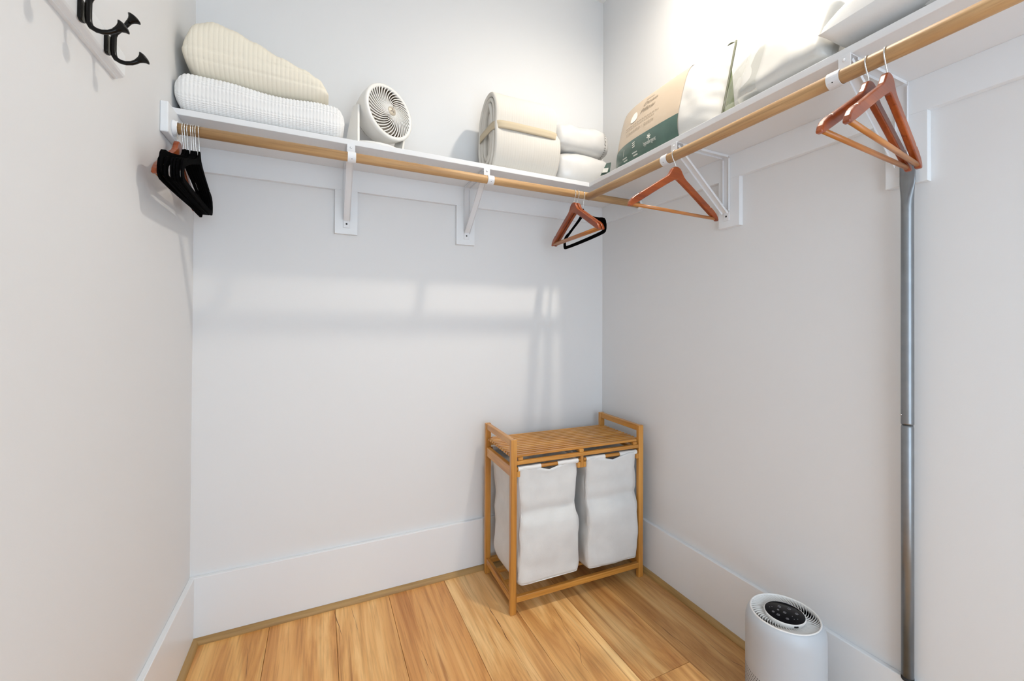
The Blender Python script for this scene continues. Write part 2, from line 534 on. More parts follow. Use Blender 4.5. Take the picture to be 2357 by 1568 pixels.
# ------------------------------------------------------------------ shelf brackets
def bracket(zrod):
    """local frame: x along the wall, y away from the wall is negative, z = 0 at the shelf underside"""
    t = thing('shelf_bracket', None, 'bracket')
    hw = 0.0135
    part('wall_strip', MB().box(-hw, hw, -0.0021, 0.0, -0.245, -0.001, 0.0006, 1).box(-hw, -hw + 0.0012, -0.008, 0, -0.21, -0.012).box(hw - 0.0012, hw, -0.008, 0, -0.21, -0.012), 'metal_white', t, world=False)
    part('top_arm', MB().box(-hw, hw, -SD + TC - 0.002, 0.0, -0.0022, -0.0002, 0.0006, 1).box(-hw, -hw + 0.0012, -0.24, -0.01, -0.009, -0.002).box(hw - 0.0012, hw, -0.24, -0.01, -0.009, -0.002), 'metal_white', t, world=False)
    # front lip that screws into the shelf end, continues down and becomes the rod hook
    yl = -SD + TC - 0.0035
    part('front_lip', MB().box(-hw, hw, yl - 0.0012, yl + 0.0012, -0.058, 0.0005, 0.0005, 1).box(-hw, hw, -DR + TC + RR + 0.0012, yl + 0.0012, -0.0585, -0.0562), 'metal_white', t, world=False)
    zc = zrod - ZCT; yc = -DR + TC
    pth = []
    for i in range(13):
        a = radians(60 + (300 - 60) * i / 12)
        pth.append((a, RR + 0.0014))
    V = []; F = []
    for i in range(21):
        a = radians(35 + (325 - 35) * i / 20)     # angle measured from up, turning to the front side
        for r in (RR + 0.0006, RR + 0.0026):
            for x in (-hw, hw):
                V.append((x, yc - r * sin(a), zc + r * cos(a)))
    for i in range(20):
        a = i * 4; b = a + 4
        F += [(a, a + 1, b + 1, b), (a + 2, b + 2, b + 3, a + 3), (a, b, b + 2, a + 2), (a + 1, a + 3, b + 3, b + 1)]
    F += [(0, 2, 3, 1), (80, 81, 83, 82)]
    hk = MB().add(V, F, False)
    part('rod_hook', hk, 'metal_white', t, world=False)
    # diagonal brace from the foot to the arm near the rod
    y0, z0 = -0.008, -0.216
    y1, z1 = -0.258, -0.009
    L = sqrt((y1 - y0) ** 2 + (z1 - z0) ** 2)
    ang = atan2(z1 - z0, y1 - y0)
    M = Matrix.Translation((0, (y0 + y1) / 2, (z0 + z1) / 2)) @ Matrix.Rotation(ang, 4, 'X')
    br = MB().box(-0.0125, 0.0125, -L / 2, L / 2, -0.0012, 0.0012, 0.0005, 1).box(-0.0125, -0.0113, -L / 2, L / 2, -0.0012, 0.008).box(0.0113, 0.0125, -L / 2, L / 2, -0.0012, 0.008).xf(M)
    part('brace', br, 'metal_white', t, world=False)
    foot = MB().box(-0.0115, 0.0115, -0.0040, -0.0018, -0.246, -0.214, 0.0008, 1)
    part('foot', foot, 'metal_white', t, world=False)
    d = MB().lathe([(0.0, 0.0), (0.0036, 0.0), (0.0036, 0.0006), (0.0, 0.0006)], 16, cap=False).xf(Matrix.Translation((0, -0.0041, -0.230)) @ Matrix.Rotation(radians(90), 4, 'X'))
    part('screw_hole', d, 'black_hole', t, 'black screw hole', world=False)
    sc = MB().lathe([(0.0, 0.0022), (0.0028, 0.0018), (0.0042, 0.0), (0.0, 0.0)], 16, cap=False).xf(Matrix.Translation((0, yl - 0.0014, -0.011)) @ Matrix.Rotation(radians(90), 4, 'X'))
    part('screw', sc, 'metal_white', t, world=False)
    d2 = MB().lathe([(0.0, 0.0), (0.0014, 0.0), (0.0014, 0.0004), (0.0, 0.0004)], 12, cap=False).xf(Matrix.Translation((0, yc - (RR + 0.0027) * sin(radians(125)), zc + (RR + 0.0027) * cos(radians(125)))) @ Matrix.Rotation(radians(125), 4, 'X'))
    part('pin_hole', d2, 'black_hole', t, world=False)
    return t

b0 = bracket(ZR)
b2 = bracket(ZR2)
bl = [((-1.314, -TC, ZCT), 0, 'white steel shelf bracket below the white fan'),
      ((-0.795, -TC, ZCT), 0, 'white steel shelf bracket below the banded blanket roll'),
      ((-TC, -0.817, ZCT), -pi / 2, 'white steel shelf bracket beside the single hanger'),
      ((-TC, -1.358, ZCT), -pi / 2, 'white steel shelf bracket beside the pair of wooden hangers')]
for i, (loc, rz, lab) in enumerate(bl):
    o = b0 if i == 0 else b2 if i == 2 else copy_tree(b0 if i < 2 else b2)
    o.location = loc
    o.rotation_euler = (0, 0, rz)
    o['label'] = lab
    o['group'] = 'shelf brackets'

# ------------------------------------------------------------------ recessed ceiling lamp
lamp = thing('ceiling_light', 'round recessed white ceiling downlight over the pillow shelf', 'light', (LAMP_POS[0], LAMP_POS[1], ZC))
part('trim_ring', MB().lathe([(0.078, -0.001), (0.080, -0.006), (0.098, -0.004), (0.102, 0.0)], 48, (LAMP_POS[0], LAMP_POS[1], ZC), cap=False), 'plastic_white', lamp)
part('lens', MB().lathe([(0.0, -0.002), (0.078, -0.002)], 48, (LAMP_POS[0], LAMP_POS[1], ZC), cap=False), 'lens', lamp)
ld = bpy.data.lights.new('downlight', 'SPOT')
ld.spot_size = radians(169)
ld.spot_blend = 1.0
ld.shadow_soft_size = 0.045
ld.energy = LAMP_POWER
ld.color = (1.0, 0.905, 0.775)
lo = bpy.data.objects.new('downlight', ld)
COL.objects.link(lo)
lo.location = LAMP_POS

# ================================================================== HANGERS
def wood_hanger():
    t = thing('wooden_hanger', None, 'hanger')
    half = [(0, -0.040), (0.008, -0.0408), (0.016, -0.0445), (0.023, -0.052), (0.029, -0.062), (0.036, -0.072), (0.047, -0.0815), (0.065, -0.0925),
            (0.10, -0.115), (0.14, -0.1405), (0.166, -0.157), (0.172, -0.1635), (0.176, -0.1625), (0.190, -0.172), (0.203, -0.183), (0.211, -0.194), (0.215, -0.205), (0.213, -0.2095), (0.205, -0.2095)]
    low = [(0.193, -0.2025), (0.17, -0.1885), (0.14, -0.1695), (0.10, -0.1435), (0.06, -0.1185), (0.03, -0.1005), (0.006, -0.087), (0, -0.086)]
    R = [(a * 0.977, -0.040 + (b + 0.040) * 0.945) for a, b in half + low]
    out = R + [(-a, b) for a, b in R[::-1] if a > 0]
    part('hanger_body', MB().prism(out, -0.0066, 0.0066, 0.0032, 3), 'hanger_wood', t, world=False)
    part('trouser_bar', MB().tube([(-0.193, 0, -0.1925), (0, 0, -0.1925), (0.193, 0, -0.1925)], 0.0056, 14), 'hanger_bar', t, 'pale wooden bar', world=False)
    part('hook', MB().tube(hook_path(-0.043), 0.0016, 8), 'chrome', t, 'thin bright metal hook', world=False)
    return t

def hook_path(zb):
    r = RR + 0.0018
    p = [(0, 0, zb), (0, 0, zb + 0.006), (0.002, 0, zb + 0.011)]
    for i in range(22):
        a = radians(-48 + 250 * i / 21)
        rr = r if i > 3 else r + 0.0012 * (3 - i) / 3
        p.append((rr * cos(a), 0, rr * sin(a)))
    return [(-x, y, z) for x, y, z in p]      # long side of the hook towards the room

def velvet_hanger():
    t = thing('velvet_hanger', None, 'hanger')
    outer = [(0, -0.060), (0.006, -0.062), (0.010, -0.072), (0.020, -0.0845), (0.045, -0.0985), (0.08, -0.112), (0.12, -0.126), (0.150, -0.1355), (0.156, -0.1405), (0.161, -0.1385), (0.180, -0.143),
             (0.198, -0.150), (0.209, -0.162), (0.214, -0.180), (0.2135, -0.197), (0.208, -0.207), (0.196, -0.2115), (0.15, -0.2135), (0.10, -0.2145), (0.05, -0.215), (0, -0.215)]
    inner = [(0, -0.108), (0.004, -0.1085), (0.010, -0.110), (0.018, -0.1125), (0.040, -0.121), (0.07, -0.131), (0.10, -0.1405), (0.13, -0.150), (0.138, -0.152), (0.146, -0.1545), (0.165, -0.160),
             (0.180, -0.166), (0.189, -0.174), (0.192, -0.183), (0.190, -0.191), (0.185, -0.195), (0.175, -0.1965), (0.14, -0.1975), (0.10, -0.198), (0.05, -0.1985), (0, -0.1985)]
    inner = [(a, b + 0.0085 * max(0.0, min(1.0, (-0.165 - b) / -0.02)) if b > -0.185 else b + 0.0 - 0.0020) for a, b in inner]
    O = outer + [(-a, b) for a, b in outer[::-1] if a > 0]
    I = inner + [(-a, b) for a, b in inner[::-1] if a > 0]
    n = len(O); V = []; F = []
    for y in (-0.0021, 0.0021):
        V += [(a, y, b) for a, b in O] + [(a, y, b) for a, b in I]
    for i in range(n):
        j = (i + 1) % n
        F += [(i, j, n + j, n + i), (2 * n + i, 3 * n + i, 3 * n + j, 2 * n + j), (i, 2 * n + i, 2 * n + j, j), (n + i, n + j, 3 * n + j, 3 * n + i)]
    bm = bmesh.new()
    vs_ = [bm.verts.new(v) for v in V]
    for f in F:
        bm.faces.new([vs_[k] for k in f])
    ed = [e for e in bm.edges if abs(e.verts[0].co.y - e.verts[1].co.y) < 1e-6 and len(set(round(f.normal.y, 1) if f.normal.length else 0 for f in e.link_faces)) >= 0 and ((e.verts[0].index < n) == (e.verts[1].index < n))]
    bmesh.ops.recalc_face_normals(bm, faces=bm.faces)
    part('hanger_body', MB().bm(bm), 'velvet', t, 'matte black velvet body', world=False)
    part('hook', MB().tube(hook_path(-0.064), 0.0015, 8), 'chrome', t, 'thin bright metal hook', world=False)
    return t

wh = wood_hanger()
wplace = [((-DR, -0.861, ZR2), 2.0, 0, 'glossy red-brown wooden hanger hanging alone on the oak rod', None),
          ((-DR, -1.424, ZR2), 3.6, 0, 'glossy red-brown wooden hanger of a pair, nearer the bracket', None),
          ((-DR, -1.4575, ZR2), 7.4, 0, 'glossy red-brown wooden hanger of a pair, farther from the bracket', None),
          ((-0.3945, -DR, ZR), 87.5, 0, 'glossy red-brown wooden hanger by the corner, farther from the black hanger', None),
          ((-0.3775, -DR, ZR), 87.7, 0, 'glossy red-brown wooden hanger by the corner, touching the black hanger', None),
          ((-1.7985, -DR, ZR), 90.8, 0, 'orange-brown wooden hanger behind the bunch of black hangers', None)]
for i, (loc, rz, tilt, lab, grp) in enumerate(wplace):
    o = wh if i == 0 else copy_tree(wh)
    o.location = loc
    o.rotation_euler = (0, 0, radians(rz))
    o['label'] = lab
    o['group'] = 'wooden hangers'

vh = velvet_hanger()
vl = [((-0.3465, -DR, ZR), 82.5, 0, 'black velvet hanger beside the wooden hangers by the corner')]
BUNCH = 'black velvet hanger inside the tight bunch near the coat hook wall'
for k, (x, a) in enumerate(((-1.7852, 89.6), (-1.7796, 89.9), (-1.7738, 90.2), (-1.7650, 91.3), (-1.7597, 91.5), (-1.7543, 91.7))):
    lab = 'black velvet hanger of the bunch, next to the orange-brown wooden one' if k == 0 else BUNCH
    if k == 1:
        lab = 'tilted black velvet hanger with one end raised in the bunch'
    vl.append(((x, -DR, ZR), a, 4.0 if k == 1 else 0.0, lab))
vl.append(((-1.7460, -DR, ZR), 92.0, 0, 'black velvet hanger at the open end of the bunch'))
for i, (loc, rz, tilt, lab) in enumerate(vl):
    o = vh if i == 0 else copy_tree(vh)
    o.location = loc
    o.rotation_euler = (0, radians(tilt), radians(rz))
    o['label'] = lab
    o['group'] = 'black velvet hangers'

# ================================================================== COAT HOOK RAIL
YE = -0.672
rail = thing('hook_rail', 'white wall rail with black double coat hooks', 'coat rack', (-W, -1.0, 1.712))
prof = [(-W, 1.712), (-W + 0.007, 1.712), (-W + 0.0085, 1.7145), (-W + 0.0125, 1.7155), (-W + 0.017, 1.7185), (-W + 0.0195, 1.7225), (-W + 0.0195, 1.766), (-W + 0.016, 1.7735), (-W + 0.009, 1.7765), (-W, 1.777)]
part('rail_board', MB().prism(prof, -1.45, YE, plane='xz'), 'gloss_white', rail)

def coat_hook(y):
    h = thing('coat_hook', None, None, (0, 0, 0))
    return h
def hook_geo(y):
    xb = -W + 0.0195
    pl = MB().prism([(xb + 0, 1.7595)] , 0, 0) if False else None
    # back plate
    out = []
    for i in range(9):
        a = pi * i / 8
        out.append((y + 0.0095 * cos(a), 1.7545 + 0.0035 * sin(a)))
    for i in range(9):
        a = pi + pi * i / 8
        out.append((y + 0.0095 * cos(a), 1.7225 + 0.0055 * sin(a)))
    plate = MB().prism(out, xb, xb + 0.0055, 0.0012, 2, plane='yz')
    # stem with both arms, swept in the xz plane
    up = [(-1.7738, 1.7947), (-1.7785, 1.7862), (-1.7835, 1.7785), (-1.7895, 1.7715), (-1.7945, 1.7655), (-1.7975, 1.758), (-1.798, 1.745), (-1.798, 1.728), (-1.797, 1.7185), (-1.7935, 1.7115), (-1.7865, 1.7078), (-1.778, 1.707), (-1.769, 1.7095), (-1.7615, 1.7145), (-1.757, 1.719)]
    P = [(a, y, b) for a, b in up]
    n = len(P)
    R = [0.0050, 0.0042, 0.0040, 0.0042, 0.0046, 0.0050, 0.0052, 0.0052, 0.0050, 0.0046, 0.0043, 0.0041, 0.0041, 0.0043, 0.0050]
    stem = MB().tube(P, R, 12)
    # flared trumpet ends
    def flare(p, d):
        d = Vector(d).normalized()
        q = d.to_track_quat('Z', 'Y').to_matrix().to_4x4()
        return MB().lathe([(0.0042, -0.004), (0.0048, 0.0), (0.0064, 0.005), (0.0088, 0.009), (0.0122, 0.0122), (0.0124, 0.0132), (0.0108, 0.0150), (0.006, 0.0168), (0.0, 0.0172)], 24, cap=False).xf(Matrix.Translation(p) @ q)
    f1 = flare((-1.7735, y, 1.795), (0.62, 0, 0.78))
    f2 = flare((-1.7585, y, 1.7178), (0.78, 0, 0.62))
    return plate, stem, f1, f2
HOOKS = []
for y in (-0.768, -0.873, -0.978, -1.083):
    plate, stem, f1, f2 = hook_geo(y)
    h = part('coat_hook', stem, 'black_paint', rail, 'black double coat hook')
    part('back_plate', plate, 'black_paint', h)
    part('hook_tip', f1, 'black_paint', h)
    part('hook_tip', f2, 'black_paint', h)

# ================================================================== SUPPORT POLE
PY = -1.371
pole = thing('support_pole', 'grey metal two-piece pole standing against the wall on the baseboard', 'pole', (-0.017, PY, HB))
rp = 0.0132
zj = 0.907
xb_, xt_ = -0.0165, -0.034
def px_(z):
    return xb_ + (xt_ - xb_) * (z - HB) / (1.56 - HB)
def py_(z):
    return PY + 0.006 - 0.009 * (z - HB) / 1.32
def tubeseg(pts):
    return MB().tube([(px_(z), py_(z), z) for z, r in pts], [r for z, r in pts], 24)
part('lower_tube', tubeseg([(HB + 0.010, rp), (0.6, rp), (zj - 0.008, rp), (zj - 0.001, rp * 0.86)]), 'zinc', pole)
# upper tube ends in a flattened tab
V = []; F = []
rows = [(zj + 0.0005, 1, 1), (zj + 0.004, 1.02, 1.02), (1.1, 1.02, 1.02), (1.40, 1.0, 1.0), (1.475, 1.0, 1.0), (1.495, 1.02, 0.9), (1.515, 1.12, 0.62), (1.53, 1.22, 0.36), (1.54, 1.26, 0.28), (1.60, 1.26, 0.26)]
nn = 24
for z, a, b in rows:
    flat = 1 - b if b < 0.95 else 0
    for j in range(nn):
        t = 2 * pi * j / nn
        yy = rp * a * cos(t)
        xx = rp * b * sin(t)
        V.append((px_(min(z, 1.56)) + xx + (0.0015 if flat else 0) * 0, py_(z) + yy, z))
for i in range(len(rows) - 1):
    for j in range(nn):
        F.append((i * nn + j, i * nn + (j + 1) % nn, (i + 1) * nn + (j + 1) % nn, (i + 1) * nn + j))
F.append(tuple((len(rows) - 1) * nn + j for j in range(nn)))
F.append(tuple(range(nn))[::-1])
part('upper_tube', MB().add(V, F, True), 'zinc', pole)
part('end_cap', tubeseg([(HB + 0.0005, rp * 0.98), (HB + 0.003, rp * 1.03), (HB + 0.010, rp * 1.03)]), 'rubber', pole, 'black rubber end cap')
pin = MB().lathe([(0.0, 0.003), (0.0022, 0.0024), (0.003, 0.0), (0.0, 0.0)], 16, cap=False).xf(Matrix.Translation((px_(0.93) - rp * 0.78, py_(0.93) + rp * 0.62, 0.932)) @ Vector((-0.78, 0.62, 0)).to_track_quat('Z', 'Y').to_matrix().to_4x4())
part('spring_pin', pin, 'chrome', pole)

# ================================================================== LAUNDRY HAMPER
HX, HY, HR = -0.3835, -0.2250, radians(-1.7)
HM = Matrix.Translation((HX, HY, 0)) @ Matrix.Rotation(HR, 4, 'Z')
hw_, hd_ = 0.331, 0.166
lw, ldp = 0.026, 0.020      # leg section: x, y
ham = thing('laundry_hamper', 'bamboo laundry hamper frame with slatted top in the corner', 'hamper', (HX, HY, 0), rotz=HR)
for sx in (-1, 1):
    for sy in (-1, 1):
        cx = sx * (hw_ - lw / 2); cy = sy * (hd_ - ldp / 2)
        part('leg', MB().box(cx - lw / 2, cx + lw / 2, cy - ldp / 2, cy + ldp / 2, 0, 0.700, 0.0025, 2), 'bamboo_z', ham, world=False)
    cx = sx * (hw_ - lw / 2)
    part('handle', MB().box(cx - 0.0095, cx + 0.0095, -hd_ + ldp, hd_ - ldp, 0.672, 0.6995, 0.003, 2), 'bamboo_y', ham, world=False)
    part('side_rail', MB().box(cx - 0.009, cx + 0.009, -hd_ + ldp, hd_ - ldp, 0.548, 0.590, 0.002, 2), 'bamboo_y', ham, world=False)
    part('lower_side_rail', MB().box(cx - 0.009, cx + 0.009, -hd_ + ldp, hd_ - ldp, 0.046, 0.074, 0.003, 2), 'bamboo_y', ham, world=False)
ix = hw_ - lw
for sy in (-1, 1):
    cy = sy * (hd_ - 0.009)
    part('upper_rail', MB().box(-ix, ix, cy - 0.008, cy + 0.008, 0.597, 0.6125, 0.002, 2), 'bamboo_x', ham, world=False)
    part('lower_rail', MB().box(-ix, ix, cy - 0.009, cy + 0.009, 0.046, 0.070, 0.003, 2), 'bamboo_x', ham, world=False)
for yy in (-0.045, 0.05):
    part('bottom_slat', MB().box(-ix - 0.006, ix + 0.006, yy - 0.011, yy + 0.011, 0.056, 0.068, 0.002, 1), 'bamboo_x', ham, world=False)
NS = 13
pitch = (2 * hd_ - 0.012) / NS
for k in range(NS):
    cy = -hd_ + 0.006 + pitch * (k + 0.5)
    inside = abs(cy) < hd_ - ldp - 0.006
    ex = hw_ - 0.004 if inside else ix - 0.002
    ex = ix - 0.003 if not inside else hw_ - lw - 0.001 + 0.0225
    part('slat', MB().box(-ex, ex, cy - 0.0072, cy + 0.0072, 0.6250, 0.6350, 0.0018, 1), 'bamboo_x', ham, world=False)
for xx in (-ix + 0.018, 0.0, ix - 0.018):
    part('slat_support', MB().box(xx - 0.011, xx + 0.011, -hd_ + 0.004, hd_ - 0.004, 0.6128, 0.6248, 0.0015, 1), 'bamboo_y', ham, world=False)
# central hanger block and the wooden cradles that carry the bag rods
for sy in (-1, 1):
    y0 = sy * (hd_ - 0.009)
    part('centre_block', MB().box(-0.0075, 0.0075, y0 - 0.009, y0 + 0.009, 0.548, 0.5968, 0.0015, 1), 'bamboo_z', ham, world=False)
    for xx in (-ix + 0.007, -0.0145, 0.0145, ix - 0.007):
        part('rod_cradle', MB().box(xx - 0.0068, xx + 0.0068, y0 - 0.009, y0 + 0.011, 0.548, 0.572, 0.002, 1), 'bamboo_z', ham, world=False)

def laundry_bag(xa, xb, label, seed, zbot):
    t = thing('laundry_bag', label, 'laundry bag', (HX, HY, 0), 'canvas laundry bags on the hamper', HR)
    xc = (xa + xb) / 2; hwid = (xb - xa) / 2
    yf0, yb0 = -hd_ + 0.006, hd_ - 0.014
    zt = 0.5835
    nz = 46; nper = 120
    def fn(u, v):
        z = zbot + (zt - zbot) * u
        # rounded rectangle perimeter
        a = 2 * pi * v
        cx = sp(cos(a), 0.16); cy = sp(sin(a), 0.16)
        lowness = max(0.0, min(1.0, (0.40 - z) / 0.05))
        bulge = 0.012 * math.exp(-((z - 0.30) / 0.10) ** 2)
        wid = hwid - 0.006 - 0.012 * math.exp(-((z - 0.385) / 0.05) ** 2) * (1 if seed % 2 else 0.6)
        wid += 0.003 * sin(z * 31 + seed)
        taper = 1.0
        if u < 0.05:
            taper = 0.985 + 0.015 * (u / 0.05)
        x = xc + cx * wid * taper
        yf = yf0 - 0.004 - bulge - 0.014 * lowness * (0.6 + 0.4 * (0.38 - z) / 0.26) + 0.010 * math.exp(-((z - 0.395) / 0.022) ** 2)
        yb = yb0 - 0.05 * (1 - u) ** 2
        ym = (yf + yb) / 2; yh = (yb - yf) / 2
        y = ym + cy * yh * taper
        nzv = N(x * 9 + seed, y * 9, z * 9) * 0.008 + N(x * 26 + seed, y * 26, z * 22) * 0.0035
        if cy < -0.9:
            y += nzv + 0.004 * sin(x * 60 + seed) * max(0, (z - 0.42) / 0.16)
        elif cy > 0.9:
            y += nzv
        else:
            x += nzv * 1.2
        zz = z + (0.004 * N(x * 8, seed, 3) if u < 0.1 else 0)
        # hand slot in the middle of the front and back hems
        if u > 0.93 and abs(cy) > 0.9 and abs(x - xc) < 0.045:
            zz -= 0.020 * min(1, (0.045 - abs(x - xc)) / 0.012) * min(1, (u - 0.93) / 0.05)
        return (x, y, zz)
    body = MB().grid(fn, nz, nper, cv=True)
    nb = len(body.v)
    bt = [body.v[j] for j in range(nper)]
    cxm = sum(p[0] for p in bt) / nper; cym = sum(p[1] for p in bt) / nper
    body.add(bt + [(cxm, cym, zbot + 0.002)], [(j, (j + 1) % nper, nper) for j in range(nper)], True)
    bo = part('bag_body', body, 'canvas', t, world=False)
    mod = bo.modifiers.new('thickness', 'SOLIDIFY'); mod.thickness = 0.0015; mod.offset = -1
    # piped edge along the front bottom and the front corners
    def fp(xq, z):
        best = min(body.v[:nz * nper], key=lambda p: (p[0] - xq) ** 2 * 1 + (p[2] - z) ** 2 + (0 if p[1] < -0.1 else 9))
        return best
    idx = lambda i, j: body.v[i * nper + j]
    jl = int(nper * 0.625); jr = int(nper * 0.875)
    edge = [Vector(idx(i, jl)) for i in range(nz - 4, 0, -3)] + [Vector(idx(0, j)) for j in range(jl, jr + 1, 2)] + [Vector(idx(i, jr)) for i in range(1, nz - 4, 3)]
    edge = [p + Vector((0, -0.0006, 0)) for p in edge]
    part('edge_piping', MB().tube(edge, 0.0017, 6), 'canvas_hem', t, world=False)
    for yy, nm in ((yf0 + 0.003, 'front'), (yb0 - 0.003, 'back')):
        part('bag_rod', MB().tube([(xa - 0.006, yy, 0.580), (xc, yy, 0.580), (xb + 0.006, yy, 0.580)], 0.0078, 14), 'bamboo_x', t, 'bamboo rod through the hem', world=False)
        for a, b in ((xa + 0.006, xc - 0.038), (xc + 0.040, xb - 0.006)):
            def hem(u, v):
                x = a + (b - a) * u
                ang = 2 * pi * v
                r = 0.0100 + 0.0012 * N(x * 40, v * 3, seed)
                return (x, yy + r * cos(ang), 0.579 + r * sin(ang) * 1.05)
            part('hem_loop', MB().grid(hem, 16, 18, cv=True), 'canvas_hem', t, world=False)
    return t
laundry_bag(-0.305, -0.012, 'pale grey canvas laundry bag on the hamper side away from the corner', 3, 0.118)
laundry_bag(0.016, 0.300, 'pale grey canvas laundry bag on the hamper side nearest the pole wall', 8, 0.108)

# ================================================================== AIR PURIFIER
PX, PYY = -0.190, -1.1494
pur = thing('air_purifier', 'white cylindrical air purifier with a round black touch panel', 'air purifier', (PX, PYY, 0))
rb = 0.102
prof = [(0.0, 0.0), (0.093, 0.0), (0.097, 0.004), (0.100, 0.012), (rb, 0.03), (rb, 0.285), (0.1013, 0.300), (0.0992, 0.311), (0.0960, 0.3195), (0.0925, 0.3255), (0.0902, 0.3288), (0.0885, 0.3295), (0.0868, 0.3290)]
part('body', MB().lathe(prof, 96, cap=False), 'purifier_body', pur, world=False)
part('vent_ring', MB().lathe([(0.0900, 0.3292), (0.0890, 0.3312), (0.0865, 0.3312), (0.0855, 0.3290), (0.0855, 0.318)], 96, cap=False), 'plastic_white', pur, world=False)
part('vent_floor', MB().lathe([(0.0, 0.288), (0.0850, 0.288), (0.0854, 0.316)], 64, cap=False), 'black_hole', pur, world=False)
vv = MB()
V = []; F = []
m_ = 9
for i in range(m_):
    u = i / (m_ - 1)
    r = 0.050 + (0.0862 - 0.050) * u
    a = 0.42 * (u ** 1.6)
    zt = 0.3215 + 0.008 * u - 0.002 * sin(pi * u)
    for dz, da in ((0, 0.007), (0, -0.007), (-0.010, 0.022), (-0.010, 0.010)):
        V.append((r * cos(a + da * 0.055 / r), r * sin(a + da * 0.055 / r), zt + dz))
for i in range(m_ - 1):
    a = i * 4; b = a + 4
    F += [(a, b, b + 1, a + 1), (a, a + 2, b + 2, b), (a + 1, b + 1, b + 3, a + 3), (a + 2, a + 3, b + 3, b + 2)]
vane = MB().add(V, F, True).mesh('vane', 'plastic_white')
for k in range(52):
    inst('vane', vane, pur, (0, 0, 0), (0, 0, 2 * pi * k / 52))
cup = part('panel_cup', MB().lathe([(0.044, 0.290), (0.0485, 0.312), (0.0515, 0.3205), (0.0532, 0.3255), (0.0535, 0.3292), (0.0528, 0.3310), (0.0508, 0.3312)], 64, cap=False), 'plastic_white', pur, world=False)
pan = part('touch_panel', MB().lathe([(0.0, 0.3308), (0.0500, 0.3308), (0.0512, 0.3300)], 64, cap=False), 'glass_black', pur, 'glossy black touch panel', world=False)
def icon_ring(x, y, r, wdt=0.0007):
    return MB().lathe([(r - wdt, 0.3309), (r - wdt, 0.33125), (r, 0.33125), (r, 0.3309)], 18, (x, y, 0), cap=False)
vx = Vector((0.899, -0.438)); vy = Vector((0.438, 0.899))
for a, b, r in ((0, 0, 0.0040), (0.0, 0.026, 0.0042), (0.023, 0.016, 0.0042), (0.031, -0.006, 0.0040), (-0.031, 0.004, 0.0032), (-0.024, -0.009, 0.0040), (-0.008, -0.026, 0.0038), (-0.012, 0.012, 0.0026)):
    p = vx * a + vy * b
    g = icon_ring(p.x, p.y, r)
    g.box(p.x - r * 0.35, p.x + r * 0.35, p.y - 0.0004, p.y + 0.0004, 0.3309, 0.33122)
    part('icon', g, 'icon', pur, 'small grey touch icon', world=False)
for a, b in ((-0.030, 0.024), (-0.022, 0.026), (0.012, -0.016), (0.010, -0.028), (0.020, -0.028)):
    p = vx * a + vy * b
    part('indicator_dot', MB().lathe([(0.0, 0.3313), (0.0009, 0.3313), (0.0009, 0.3309)], 10, (p.x, p.y, 0), cap=False), 'icon', pur, world=False)
nb_ = Vector((-0.20, -0.98))
part('cup_notch', MB().box(-0.006, 0.006, -0.0016, 0.0004, 0.3235, 0.3285, 0.0008, 1).xf(Matrix.Rotation(atan2(-0.72, -0.35) + pi / 2, 4, 'Z') @ Matrix.Translation((0, -0.0527, 0))), 'black_hole', pur, world=False)
# perforated intake: rows of tiny holes round the lower body
pf = MB()
for row in range(21):
    z = 0.030 + row * 0.0068
    for k in range(96):
        a = 2 * pi * (k + 0.5 * (row % 2)) / 96
        ca, sa = cos(a), sin(a)
        c0 = Vector(((rb + 0.0004) * ca, (rb + 0.0004) * sa, z))
        tx = Vector((-sa, ca, 0))
        ring = [c0 + tx * (0.0017 * cos(t)) + Vector((0, 0, 0.0017 * sin(t))) for t in [pi / 3 * q for q in range(6)]]
        pf.add(ring, [(0, 1, 2, 3, 4, 5)])
part('intake_holes', pf, 'black_hole', pur, 'rows of tiny dark intake holes', kind='stuff', world=False)

# ================================================================== FAN
FN = Vector((0.496, -0.859, 0.10)).normalized()
FC = Vector((-1.165, -0.170, 2.012))
fan = thing('desk_fan', 'small round white desk fan with swirled front grille', 'fan', (-1.19, -0.15, ZS))
fx = Vector((0, 0, 1)).cross(FN).normalized()
fy = FN.cross(fx)
FM = Matrix(((fx.x, fy.x, FN.x, FC.x), (fx.y, fy.y, FN.y, FC.y), (fx.z, fy.z, FN.z, FC.z), (0, 0, 0, 1)))
FR = 0.1115
FL = Matrix.Translation(-Vector(fan.location)) @ FM
part('front_ring', MB().lathe([(0.0965, -0.008), (0.0965, 0.0), (0.0985, 0.0025), (0.105, 0.0032), (0.1095, 0.0015), (FR, -0.003), (FR, -0.010)], 72, cap=False).xf(FL), 'plastic_fan', fan, world=False)
part('housing', MB().lathe([(FR, -0.009), (0.1105, -0.022), (0.1075, -0.045), (0.101, -0.070), (0.092, -0.092), (0.0905, -0.094)], 72, cap=False).xf(FL), 'plastic_fan', fan, world=False)
part('inner_duct', MB().lathe([(0.0968, -0.006), (0.092, -0.030), (0.085, -0.060), (0.03, -0.088), (0.0, -0.088)], 48, cap=False).xf(FL), 'fan_dark', fan, world=False)
part('rear_grille', MB().lathe([(0.0905, -0.094), (0.082, -0.104), (0.062, -0.116), (0.030, -0.122), (0.0, -0.122)], 48, cap=False).xf(FL), 'fan_dark', fan, 'brown slotted rear grille', world=False)
